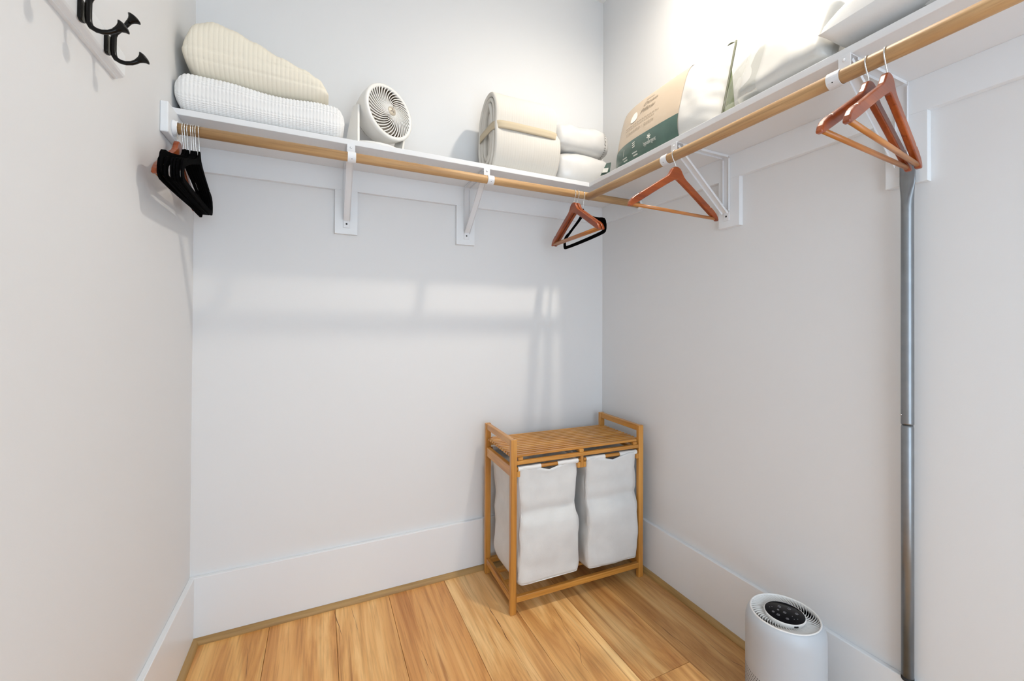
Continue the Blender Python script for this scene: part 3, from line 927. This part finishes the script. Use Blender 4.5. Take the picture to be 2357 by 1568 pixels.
def rear_rib():
    V = []; F = []
    pts = [(0.030, -0.1228), (0.062, -0.1168), (0.082, -0.1048), (0.091, -0.0945), (0.0955, -0.084)]
    for r, z in pts:
        for s_ in (-1, 1):
            for dz in (0, -0.0022):
                V.append((r, s_ * 0.0011, z + dz * 1.0 - 0.0002))
    for i in range(len(pts) - 1):
        a = i * 4; b = a + 4
        F += [(a, b, b + 2, a + 2), (a + 1, a + 3, b + 3, b + 1), (a, a + 1, b + 1, b), (a + 2, b + 2, b + 3, a + 3)]
    return MB().add(V, F).mesh('rear_rib', 'plastic_fan')
rr_me = rear_rib()
for k in range(32):
    o = inst('rear_rib', rr_me, fan)
    o.matrix_local = FL @ Matrix.Rotation(2 * pi * k / 32, 4, 'Z')
V = []; F = []
m_ = 12
for i in range(m_):
    u = i / (m_ - 1)
    r = 0.017 + (0.0985 - 0.017) * u
    a = -0.95 * (u ** 0.85)
    z = 0.0035 + 0.010 * (1 - u) ** 1.0
    th = 0.0010 + 0.0009 * u
    for s_ in (-1, 1):
        for dz in (0, -0.006):
            V.append((r * cos(a) - s_ * th * sin(a - 0.7 * u), r * sin(a) + s_ * th * cos(a - 0.7 * u), z + dz))
for i in range(m_ - 1):
    a = i * 4; b = a + 4
    F += [(a, b, b + 2, a + 2), (a + 1, a + 3, b + 3, b + 1), (a, a + 1, b + 1, b), (a + 2, b + 2, b + 3, a + 3)]
gv = MB().add(V, F, True).mesh('grille_vane', 'plastic_fan')
NVN = 38
for k in range(NVN):
    o = inst('grille_vane', gv, fan)
    o.matrix_local = FL @ Matrix.Rotation(2 * pi * k / NVN, 4, 'Z')
hub = part('hub', MB().lathe([(0.0185, 0.006), (0.0185, 0.0135), (0.0165, 0.0152), (0.0, 0.0158)], 32, cap=False).xf(FL), 'fan_hub', fan, 'tan centre badge', world=False)
emb = MB()
for ang, ln in ((90, 0.008), (210, 0.008), (330, 0.008)):
    M = Matrix.Rotation(radians(ang), 4, 'Z')
    emb.add([tuple(M @ Vector(p)) for p in ((0.002, -0.0012, 0.0160), (0.002 + ln, -0.0026, 0.0158), (0.002 + ln, 0.0012, 0.0158), (0.002, 0.0012, 0.0160))], [(0, 1, 2, 3)])
for k in range(5):
    emb.add([(-0.011 + k * 0.0045, -0.0012, 0.01615), (-0.0085 + k * 0.0045, -0.0012, 0.01615), (-0.0085 + k * 0.0045, 0.0010, 0.01615), (-0.011 + k * 0.0045, 0.0010, 0.01615)], [(0, 1, 2, 3)])
e_ = part('emblem', emb.xf(FL), 'fan_emblem', hub, world=False)
# propeller at rest
for k in range(3):
    V = []; F = []
    for i in range(8):
        u = i / 7
        for j in range(6):
            v = j / 5
            r = 0.018 + 0.064 * u
            a = 2 * pi * k / 3 + (v - 0.5) * (0.9 + 0.4 * u) + 0.5 * u
            V.append((r * cos(a), r * sin(a), -0.030 + (v - 0.5) * 0.028))
    for i in range(7):
        for j in range(5):
            F.append((i * 6 + j, i * 6 + j + 1, (i + 1) * 6 + j + 1, (i + 1) * 6 + j))
    bo = part('blade', MB().add(V, F, True).xf(FL), 'fan_blade', fan, world=False)
    md = bo.modifiers.new('thickness', 'SOLIDIFY'); md.thickness = 0.0015
# base: low oval foot with a yoke arm on either side of the housing
bx_, by_ = -1.222, -0.176
def foot(u, v):
    a = 2 * pi * u; b = 2 * pi * v
    R1, R2 = 0.098, 0.084
    rr_ = 0.016
    x = (R1 + rr_ * sp(cos(b), 0.6)) * cos(a); y = (R2 + rr_ * sp(cos(b), 0.6)) * sin(a)
    return (bx_ + x, by_ + y, ZS + 0.0078 + 0.0075 * sp(sin(b), 0.6))
part('foot', MB().grid(foot, 64, 16, cu=True, cv=True), 'plastic_fan', fan)
side = Vector((FN.y, -FN.x, 0)).normalized()     # horizontal, along the pivot axis
pc = FC - FN * 0.055
for s_ in (1, -1):
    sdv = side * s_
    top = pc + sdv * 0.114
    bot = Vector((bx_, by_, ZS + 0.008)) + sdv * 0.098
    fwd = Vector((FN.x, FN.y, 0)).normalized()
    V = []; F = []
    rows = 9
    for i in range(rows):
        u = i / (rows - 1)
        c_ = bot.lerp(top, u)
        wd = 0.040 * (1 - u) + 0.016 * u
        for q, (aa, bb) in enumerate(((-1, -1), (1, -1), (1, 1), (-1, 1))):
            V.append(c_ + fwd * wd * aa + sdv * 0.004 * bb)
    for i in range(rows - 1):
        for q in range(4):
            F.append((i * 4 + q, i * 4 + (q + 1) % 4, (i + 1) * 4 + (q + 1) % 4, (i + 1) * 4 + q))
    F += [(0, 3, 2, 1), tuple((rows - 1) * 4 + q for q in range(4))]
    part('yoke_arm', MB().add(V, F), 'plastic_fan', fan)

# ================================================================== BLANKETS ON THE SHELF
def pad(x0, x1, yf, yb, ztop, zbot, disp, nx, ns, expo=0.42, ycap=0.04):
    """soft folded slab: closed cross-section in yz swept along x, with rounded ends"""
    def fn(u, v):
        x = x0 + (x1 - x0) * u
        d = min(x - x0, x1 - x)
        e = min(1.0, max(0.0, d / ycap))
        cap = sqrt(max(0.0, 1 - (1 - e) ** 2))
        cap = 0.02 + 0.98 * cap
        zt, zb = ztop(x), zbot(x)
        a = 2 * pi * v
        c_, s_ = sp(cos(a), expo), sp(sin(a), expo)
        yh = (yb - yf) / 2 * (0.80 + 0.20 * cap); ym = (yb + yf) / 2
        zm = (zt + zb) / 2; zh = (zt - zb) / 2 * cap
        y = ym + yh * c_
        z = (zb + zh if s_ < 0 and False else zm) + zh * s_
        if z < zm:
            z = max(z, zb)
        return disp(x, y, z, v, c_, s_)
    return MB().grid(fn, nx, ns, cv=True)

ZB = ZS + 0.0005
def d_white(x, y, z, v, c_, s_):
    w1 = abs(sin(x * pi / 0.0105)); w2 = abs(sin(v * pi * 64))
    amp = 0.0026
    h = amp * (w1 * w2) - 0.001
    n = N(x * 9, y * 9, z * 9) * 0.006
    k = max(0.0, min(1.0, (z - ZB) / 0.02))
    return (x, y + (h + n) * c_, z + (h + n * 0.6) * s_ * k)
wt = lambda x: ZB + 0.128 + 0.007 * sin(x * 14 + 1.0) - 0.010 * max(0, (x + 1.42) / 0.09)
white = pad(-1.826, -1.335, -0.279, -0.025, wt, lambda x: ZB, d_white, 300, 300, 0.5, 0.035)
single('waffle_blanket', white, 'white_cotton', 'folded white waffle-weave blanket lying on the shelf', 'blanket')

def ctop(x):
    pts = [(-1.815, 2.105), (-1.78, 2.150), (-1.73, 2.170), (-1.68, 2.160), (-1.62, 2.138), (-1.54, 2.105), (-1.47, 2.078), (-1.42, 2.052), (-1.385, 2.022)]
    for (a, b), (c_, d) in zip(pts, pts[1:]):
        if a <= x <= c_:
            t = (x - a) / (c_ - a); t = t * t * (3 - 2 * t)
            return b + (d - b) * t
    return pts[0][1] if x < pts[0][0] else pts[-1][1]
def d_cream(x, y, z, v, c_, s_):
    rib = 0.0013 * abs(sin(x * pi / 0.0135)) ** 0.6 - 0.0007
    crease = -0.0035 * math.exp(-((z - 2.045) / 0.004) ** 2) - 0.0025 * math.exp(-((z - 2.015 + 0.03 * (x + 1.8)) / 0.004) ** 2)
    n = N(x * 7 + 4, y * 7, z * 7) * 0.008
    return (x, y + (rib + n + crease) * c_, z + (rib + n * 0.5) * s_)
cbot = lambda x: wt(x) + 0.005
cream = pad(-1.812, -1.388, -0.262, -0.03, ctop, cbot, d_cream, 280, 130, 0.72, 0.045)
single('ribbed_blanket', cream, 'cream_cotton', 'thick cream ribbed blanket piled on the white waffle blanket', 'blanket')

# rolled ivory blanket with a fabric band
roll = thing('rolled_blanket', 'rolled ivory ribbed blanket tied with a beige band', 'blanket', (-0.60, -0.155, ZS))
RX0, RX1 = -0.748, -0.448
rcy, rcz = -0.155, ZS + 0.188
ra, rbz = 0.121, 0.187
def rollpath(th, inset):
    """oval outline with a pinched waist under the band"""
    y = sp(sin(th), 0.86) * (ra - inset)
    z = sp(cos(th), 0.80) * (rbz - inset)
    y *= 1 - 0.10 * math.exp(-((z - 0.015) / 0.045) ** 2)
    return y, z
thick = 0.0185
turns = 3.3
NP = 260
pts = []
for i in range(NP):
    u = i / (NP - 1)
    th = pi * 0.93 + 2 * pi * turns * u
    ins = thick * 0.5 + (turns * u) * (thick * 1.14) + 0.0
    pts.append((th, ins))
def rollgrid(u, v):
    # u: along the spiral, v: round the thin section of the sheet (0..1), with x from the section
    return None
V = []; F = []
nx_ = 76
sec = []                              # section of the sheet: outer side going +x, inner side coming back
for j in range(nx_):
    sec.append((j / (nx_ - 1), 1))
for j in range(nx_):
    sec.append((1 - j / (nx_ - 1), -1))
ns_ = len(sec)
for i, (th, ins) in enumerate(pts):
    y0, z0 = rollpath(th, ins)
    y1, z1 = rollpath(th + 0.01, ins)
    t = Vector((y1 - y0, z1 - z0)).normalized()
    nrm = Vector((t.y, -t.x))
    if nrm.dot(Vector((y0, z0))) < 0:
        nrm = -nrm
    turn = turns * i / (NP - 1)
    sh = 0.004 * sin(turn * 5.1) + 0.006 * N(th * 0.8, 3, 5)
    for s_, side_ in sec:
        x = RX0 + sh + (RX1 - RX0 + 0.4 * sh) * s_
        d = min(s_, 1 - s_) * (RX1 - RX0)
        round_ = sqrt(max(0, 1 - (1 - min(1, d / 0.012)) ** 2))
        half = thick * 0.5 * (0.12 + 0.88 * round_)
        rib = 0.0016 * abs(sin(x * pi / 0.0105)) if side_ > 0 else 0
        o_ = half * side_ + rib
        wob = 0.006 * N(x * 8, y0 * 8, z0 * 8)
        wide = 1 + 0.05 * max(0, -z0 / rbz) * (0.2 + s_)
        V.append((x + (0.018 * s_ if z0 < 0 else 0.010 * s_ * (1 + z0 / rbz) * 0) , rcy + (y0 + nrm.x * o_ + wob * nrm.x) * wide, max(ZB, rcz + z0 + nrm.y * o_ + wob * nrm.y)))
for i in range(NP - 1):
    for j in range(ns_):
        F.append((i * ns_ + j, i * ns_ + (j + 1) % ns_, (i + 1) * ns_ + (j + 1) % ns_, (i + 1) * ns_ + j))
F.append(tuple(range(ns_))[::-1]); F.append(tuple((NP - 1) * ns_ + j for j in range(ns_)))
part('blanket_sheet', MB().add(V, F, True), 'ivory_cotton', roll)
# core filling of the roll so that no hole shows
def core(u, v):
    x = RX0 + 0.02 + (RX1 - RX0 - 0.04) * u
    a = 2 * pi * v
    yy, zz = rollpath(a, 0.066 if 0.02 < u < 0.98 else 0.08)
    n = 0.004 * N(x * 20, yy * 30, zz * 30)
    return (x, rcy + yy + n, rcz + zz + n)
cm = MB().grid(core, 12, 40, cv=True)
for k, xx in ((0, RX0 + 0.02), (11, RX1 - 0.02)):
    ring = [cm.v[k * 40 + j] for j in range(40)]
    cm.add(ring, [tuple(range(40))])
part('inner_fold', cm, 'ivory_cotton', roll)
def bandf(u, v):
    # loop in a plane that is nearly level and dips at the far end
    a = 2 * pi * u
    hx = (RX1 - RX0) / 2 + 0.011; hy = ra * 0.905 + 0.0075
    cx, cy = sp(cos(a), 0.30), sp(sin(a), 0.34)
    x = (RX0 + RX1) / 2 + 0.006 + cx * hx
    y = rcy + cy * hy
    z = rcz + 0.002
    return (x, y, z + (v - 0.5) * 0.034)
bo = part('band', MB().grid(bandf, 120, 4, cu=True), 'band', roll, 'flat beige fabric band')
md = bo.modifiers.new('thickness', 'SOLIDIFY'); md.thickness = 0.0012

# plastic wrapped bundles in the corner
def bundle(name, label, x0, x1, yf, yb, z0, z1, seed, zip_):
    t = thing(name, label, 'bedding', ((x0 + x1) / 2, (yf + yb) / 2, z0))
    def fn(u, v):
        th = pi * (u - 0.5); a = 2 * pi * v
        cx = sp(sin(th), 0.55); cr = sp(cos(th), 0.42)
        x = (x0 + x1) / 2 + (x1 - x0) / 2 * cx
        y = (yf + yb) / 2 + (yb - yf) / 2 * sp(cos(a), 0.6) * cr
        z = (z0 + z1) / 2 + (z1 - z0) / 2 * sp(sin(a), 0.75) * cr
        n = 0.012 * N(x * 9 + seed, y * 9, z * 9) + 0.004 * N(x * 30 + seed, y * 30, z * 12)
        z = max(z0 + 0.0004, z + n * sp(sin(a), 0.75))
        y += n * cos(a)
        return (x + n * 0.4, y, z)
    part('bundle_body', MB().grid(fn, 60, 64, cv=True), 'wrapped', t)
    if zip_:
        # zip strip along a seam near the far end
        V = []; F = []
        for i in range(26):
            a = radians(140 + 120 * i / 25)
            c = ((x0 + x1) / 2 + (x1 - x0) / 2 * 0.72, (yf + yb) / 2 + ((yb - yf) / 2 * 0.985) * sp(cos(a), 0.6), (z0 + z1) / 2 + (z1 - z0) / 2 * 0.985 * sp(sin(a), 0.75))
            V += [(c[0] - 0.0035, c[1] - 0.004, c[2] + 0.002), (c[0] + 0.0035, c[1] - 0.004, c[2] + 0.002)]
        for i in range(25):
            if i % 2 == 0:
                F.append((i * 2, i * 2 + 1, i * 2 + 3, i * 2 + 2))
        part('zip_strip', MB().add(V, F), 'zipper', t, 'grey zip teeth')
    return t
bundle('wrapped_bedding', 'white bedding in a clear plastic bag, on top in the corner pile', -0.425, -0.105, -0.225, -0.03, ZB + 0.168, ZB + 0.308, 2, True)
bundle('wrapped_bedding', 'white bedding in a clear plastic bag, under another in the corner', -0.425, -0.110, -0.262, -0.03, ZB, ZB + 0.158, 9, False)

# ================================================================== PACKAGED PILLOW
pp = thing('packaged_pillow', 'new white pillow in a beige and green paper sleeve', 'pillow', (-0.17, -0.62, ZS))
# front surface: s in [0,1] from the corner end towards the camera, t in [0,1] from the shelf upwards
def pil_mid(s, t):
    bx, bz = -0.215, ZS + 0.006
    tx, tz = -0.060, ZS + 0.365
    yb = -0.395 - 0.555 * s
    yt = -0.285 - 0.605 * s
    x = bx + (tx - bx) * t; z = bz + (tz - bz) * t
    y = yb + (yt - yb) * t
    return Vector((x, y, z))
PN = Vector((-(0.359), 0, 0.155)).normalized()          # outward (towards the room) normal of the leaning pillow
def pil_th(s, t):
    a = max(0.0, 1 - abs(2 * s - 1) ** 3.2); b = max(0.0, 1 - abs(2 * t - 1) ** 2.6)
    return 0.064 * (a ** 0.5) * (b ** 0.5)
def pil_front(s, t, off=0.0):
    p = pil_mid(s, t)
    th = pil_th(s, t)
    wr = 0.0
    if s > 0.70:
        k = min(1, (s - 0.70) / 0.1)
        wr = k * (0.006 * N(s * 11, t * 9, 2.0) + 0.004 * sin(t * 38 + s * 20) * max(0, s - 0.75) * 3)
    q = p + PN * (th + off + wr)
    q.z = max(q.z, ZS + 0.0008)
    return q
def pil_back(s, t):
    p = pil_mid(s, t)
    q = p - PN * pil_th(s, t) * 0.55
    q.x = min(q.x, -0.003); q.z = max(q.z, ZS + 0.0008)
    return q
pb = MB().grid(lambda u, v: tuple(pil_front(u, v)), 80, 48)
pb.grid(lambda u, v: tuple(pil_back(u, 1 - v)), 80, 48)
part('pillow_body', pb, 'pillow_white', pp)
SE = 0.715       # end of the sleeve along s
def sl_edge(t):
    return SE + 0.02 * (t - 0.4) + 0.018 * sin(t * 3.2)
def sleeve_pt(u, t, off):
    s = u * sl_edge(t)
    return pil_front(s, t, off)
part('paper_sleeve', MB().grid(lambda u, v: tuple(sleeve_pt(u, v, 0.0022)), 70, 50), 'sleeve', pp, 'beige printed paper sleeve')
TG = 0.245
band_mb = MB().grid(lambda u, v: tuple(sleeve_pt(u, v * TG, 0.0032)), 60, 14)
part('sleeve_band', band_mb, 'sleeve_green', pp, 'dark green band of the sleeve')
def glyphs(text, s0, t0, h, width=None, shear=0.0, space=1.0):
    """text as flat mesh mapped onto the sleeve; baseline runs along s; returns MB"""
    cu = bpy.data.curves.new('t', 'FONT')
    cu.body = text
    cu.size = 1.0
    cu.shear = shear
    cu.space_character = space
    cu.resolution_u = 2
    ob = bpy.data.objects.new('t', cu)
    COL.objects.link(ob)
    dg = bpy.context.evaluated_depsgraph_get()
    me = bpy.data.meshes.new_from_object(ob.evaluated_get(dg))
    xs_ = [v.co.x for v in me.vertices]; 
    wx = max(xs_) - min(xs_); x0_ = min(xs_)
    LEN = 0.60; HGT = 0.391
    sc = h / HGT
    mb = MB()
    kx = sc * HGT / LEN if width is None else width / wx
    mb.add([tuple(pil_front(s0 + (v.co.x - x0_) * kx, t0 + v.co.y * sc, 0.0042)) for v in me.vertices], [tuple(p.vertices) for p in me.polygons])
    bpy.data.objects.remove(ob, do_unlink=True)
    bpy.data.curves.remove(cu)
    bpy.data.meshes.remove(me)
    return mb
part('print', glyphs('Down', 0.345, 0.675, 0.034, shear=0.35), 'print_dark', pp, 'dark script lettering')
part('print', glyphs('Pillow', 0.325, 0.575, 0.036, shear=0.35), 'print_dark', pp, 'dark script lettering')
part('print', glyphs('STANDARD / QUEEN', 0.19, 0.345, 0.020, width=0.30, space=1.4), 'print_dark', pp, 'small dark capitals')
def stroke(s0, t0, s1, t1, wdt, mat, dash=False):
    mb = MB()
    n = 40
    for i in range(n):
        if dash and i % 3 == 2:
            continue
        a, b = i / n, (i + 1) / n
        q = []
        for u, sg in ((a, -1), (b, -1), (b, 1), (a, 1)):
            q.append(tuple(pil_front(s0 + (s1 - s0) * u, t0 + (t1 - t0) * u + sg * wdt, 0.0042)))
        mb.add(q, [(0, 1, 2, 3)])
    return mb
part('print', stroke(0.17, 0.470, 0.53, 0.470, 0.004, None, True), 'print_dark', pp, 'small line of dark print')
part('print', stroke(0.17, 0.430, 0.49, 0.430, 0.004, None, True), 'print_dark', pp, 'small line of dark print')
part('print', stroke(0.36, 0.775, 0.44, 0.775, 0.006, None, True), 'print_dark', pp, 'small line of dark print')
# row of widely spaced dark capital strokes along the top of the sleeve
for k, (s, t) in enumerate(((0.10, 0.80), (0.19, 0.84), (0.28, 0.87), (0.37, 0.885), (0.46, 0.895), (0.55, 0.895), (0.62, 0.89))):
    part('print', stroke(s, t - 0.02, s + (0.012 if k % 2 else -0.010), t + 0.025, 0.006, None), 'print_dark', pp, 'dark letter stroke')
# asterisk, feather and line icons with captions on the green band
for k in range(3):
    a = radians(60 * k + 10)
    ds, dt = 0.020 * cos(a), 0.030 * sin(a)
    mb = MB()
    sx, tx_ = 0.455, 0.165
    nx2, ny2 = -sin(a) * 0.0035, cos(a) * 0.0055
    mb.add([tuple(pil_front(sx + e * ds + g * nx2, tx_ + e * dt + g * ny2, 0.0046)) for e, g in ((-1, -1), (1, -1), (1, 1), (-1, 1))], [(0, 1, 2, 3)])
    part('print', mb, 'print_light', pp, 'white asterisk arm')
part('print', glyphs('hypoallergenic', 0.395, 0.095, 0.024, width=0.125), 'print_light', pp, 'small white lettering')
part('print', stroke(0.155, 0.115, 0.175, 0.185, 0.006, None), 'print_light', pp, 'white feather icon')
for k in range(3):
    part('print', stroke(0.275, 0.145 + 0.024 * k, 0.305, 0.152 + 0.024 * k, 0.005, None), 'print_light', pp, 'white wavy line icon')
for s, wd_ in ((0.145, 0.055), (0.265, 0.055)):
    for k in range(2):
        part('print', stroke(s + 0.008 * k, 0.085 - 0.026 * k, s + wd_, 0.085 - 0.026 * k, 0.006, None, True), 'print_light', pp, 'small line of white print')
part('print', stroke(0.20, 0.020, 0.43, 0.020, 0.005, None, True), 'print_light', pp, 'small line of white print')
# glossy droplet print
dm = MB()
ring = []
for i in range(28):
    a = 2 * pi * i / 28
    ring.append(tuple(pil_front(0.255 + 0.040 * cos(a), 0.565 + (0.075 + 0.025 * sin(a)) * sin(a), 0.0038)))
dm.add(ring, [tuple(range(28))])
part('print', dm, 'drop_gloss', pp, 'pale droplet print')
# olive piping round the open end of the pillow and the folded tab at the corner end
pth = [pil_mid(1.0, t) + PN * (0.004) + Vector((0, -0.002, 0)) for t in [i / 24 for i in range(25)]]
for p in pth:
    p.z = max(p.z, ZS + 0.004)
part('piping', MB().tube(pth, 0.0036, 8), 'piping', pp, 'olive green piping')
pth2 = [pil_mid(0.985, 1.0) + Vector((0.0, 0, 0.002)) + Vector((0.012 * i / 10, 0.05 * i / 10, 0.010 * sin(pi * i / 10))) for i in range(11)]
part('piping', MB().tube(pth2, 0.003, 8), 'piping', pp, 'olive green piping')
gus = MB().grid(lambda u, v: tuple(pil_mid(1.0, v * 0.62) + Vector((0.040 * u * (1 - v), -0.022 * u * (1 - v) - 0.004, 0.003))), 8, 24)
gb = part('gusset', gus, 'olive', pp, 'olive green pillow gusset')
md = gb.modifiers.new('thickness', 'SOLIDIFY'); md.thickness = 0.002
tabm = MB()
tp = [(-0.262, -0.385, ZS + 0.060), (-0.285, -0.372, ZS + 0.006), (-0.275, -0.425, ZS + 0.002), (-0.268, -0.425, ZS + 0.050)]
tabm.add(tp, [(0, 1, 2, 3)])
tb_ = part('sleeve_tab', tabm, 'sleeve_green', pp, 'folded green sleeve corner')
md = tb_.modifiers.new('thickness', 'SOLIDIFY'); md.thickness = 0.002
lb = MB().add([(-0.2795, -0.388, ZS + 0.034), (-0.286, -0.386, ZS + 0.014), (-0.283, -0.420, ZS + 0.006), (-0.2775, -0.421, ZS + 0.026)], [(0, 1, 2, 3)])
l_ = part('care_label', lb, 'print_light', pp, 'small white label')
md = l_.modifiers.new('thickness', 'SOLIDIFY'); md.thickness = 0.001

# ================================================================== BAGGED PILLOW AND LOOSE PILLOW
bp_ = thing('bagged_pillow', 'white pillow folded inside a clear plastic bag', 'pillow', (-0.17, -1.13, ZS))
def bag_pt(u, v, grow=0.0):
    # packet leaning back, slightly rounded
    th = 2 * pi * v
    c_, s_ = sp(cos(th), 0.42), sp(sin(th), 0.42)
    e = min(u, 1 - u)
    cap = sqrt(max(0, 1 - (1 - min(1, e / 0.10)) ** 2))
    y = -1.040 - 0.262 * u + grow * (1 - 2 * u)
    hh = 0.096 + grow
    tk = (0.052 + grow) * (0.25 + 0.75 * cap)
    zz = hh * s_ * (0.93 + 0.07 * cap)
    base = Vector((-0.195, y, ZS + 0.1000))
    lean = Vector((0.42, 0, 0.907))
    nor = Vector((-0.907, 0, 0.42))
    p = base + lean * zz + nor * tk * c_
    n = 0.006 * N(p.x * 12 + 3, p.y * 12, p.z * 12)
    p += nor * n * c_
    p.z = max(p.z, ZS + 0.0008)
    return p
bgm = MB().grid(lambda u, v: tuple(bag_pt(u, v)), 50, 60, cv=True)
for k in (0, 49):
    bgm.add([bgm.v[k * 60 + j] for j in range(60)], [tuple(range(60)) if k == 0 else tuple(range(60))[::-1]])
part('pillow_body', bgm, 'bagged', bp_)
def film(u, v):
    # loose end of the bag, crumpled, open towards the packet
    p = bag_pt(0.30 * u, v, 0.004)
    k = 1 - u
    p = p + Vector((0.015 * k, 0.060 * k, 0.0)) + Vector((0.012 * N(p.x * 25, p.y * 25, p.z * 25), 0.014 * N(p.z * 22, p.x * 22, 1), 0)) * k
    p.z = ZS + 0.001 + (p.z - ZS) * (1 - 0.10 * k)
    p.z = max(p.z, ZS + 0.0012)
    return tuple(p)
part('plastic_bag', MB().grid(film, 60, 60, cv=True), 'clear_plastic', bp_, 'clear crinkled plastic bag')

def soft_pillow(name, label, cx, cy, lx, ly, th, zbase, tilt, rz):
    M = Matrix.Translation((cx, cy, zbase)) @ Matrix.Rotation(rz, 4, 'Z') @ Matrix.Rotation(tilt, 4, 'X')
    mb = MB()
    def top(u, v, sg):
        a, b = 2 * u - 1, 2 * v - 1
        f = max(0, 1 - abs(a) ** 2.8) * max(0, 1 - abs(b) ** 2.8)
        pinch = 1 - 0.07 * (a * a) * (1 - b * b) * 0 
        x = a * lx * (1 - 0.06 * (1 - b * b) * 0 - 0.05 * (abs(b) < 2) * (1 - abs(b)) * abs(a) ** 6)
        y = b * ly * (1 - 0.05 * (1 - abs(a)) * abs(b) ** 6)
        z = th * (0.32 + (0.68 if sg > 0 else -0.32) * f ** 0.45)
        n = 0.006 * N(x * 8 + 2, y * 8, sg)
        return M @ Vector((x, y, z + n * f))
    def clampz(p):
        p.z = max(p.z, ZS + 0.0008); p.x = min(p.x, -0.003)
        return tuple(p)
    mb.grid(lambda u, v: clampz(top(u, v, 1)), 50, 50)
    mb.grid(lambda u, v: clampz(top(u, 1 - v, -1)), 50, 50)
    return single(name, mb, 'pillow_soft', label, 'pillow')
soft_pillow('bed_pillow', 'plump bare white pillow lying flat on the shelf', -0.152, -1.603, 0.142, 0.300, 0.175, ZS + 0.0245, radians(-3.5), radians(0))
cl = MB()
def cloth(u, v):
    a = 2 * pi * v
    y = -1.86 + 0.36 * u
    e = min(u, 1 - u); cap = sqrt(max(0, 1 - (1 - min(1, e / 0.03)) ** 2))
    return (-0.17 + 0.104 * sp(cos(a), 0.3), y, ZS + 0.0095 + 0.009 * (0.1 + 0.9 * cap) * sp(sin(a), 0.5) + 0.0)
single('folded_cloth', cl.grid(cloth, 60, 40, cv=True), 'patterned', 'grey patterned folded cloth peeking out under the bare pillow', 'cloth')
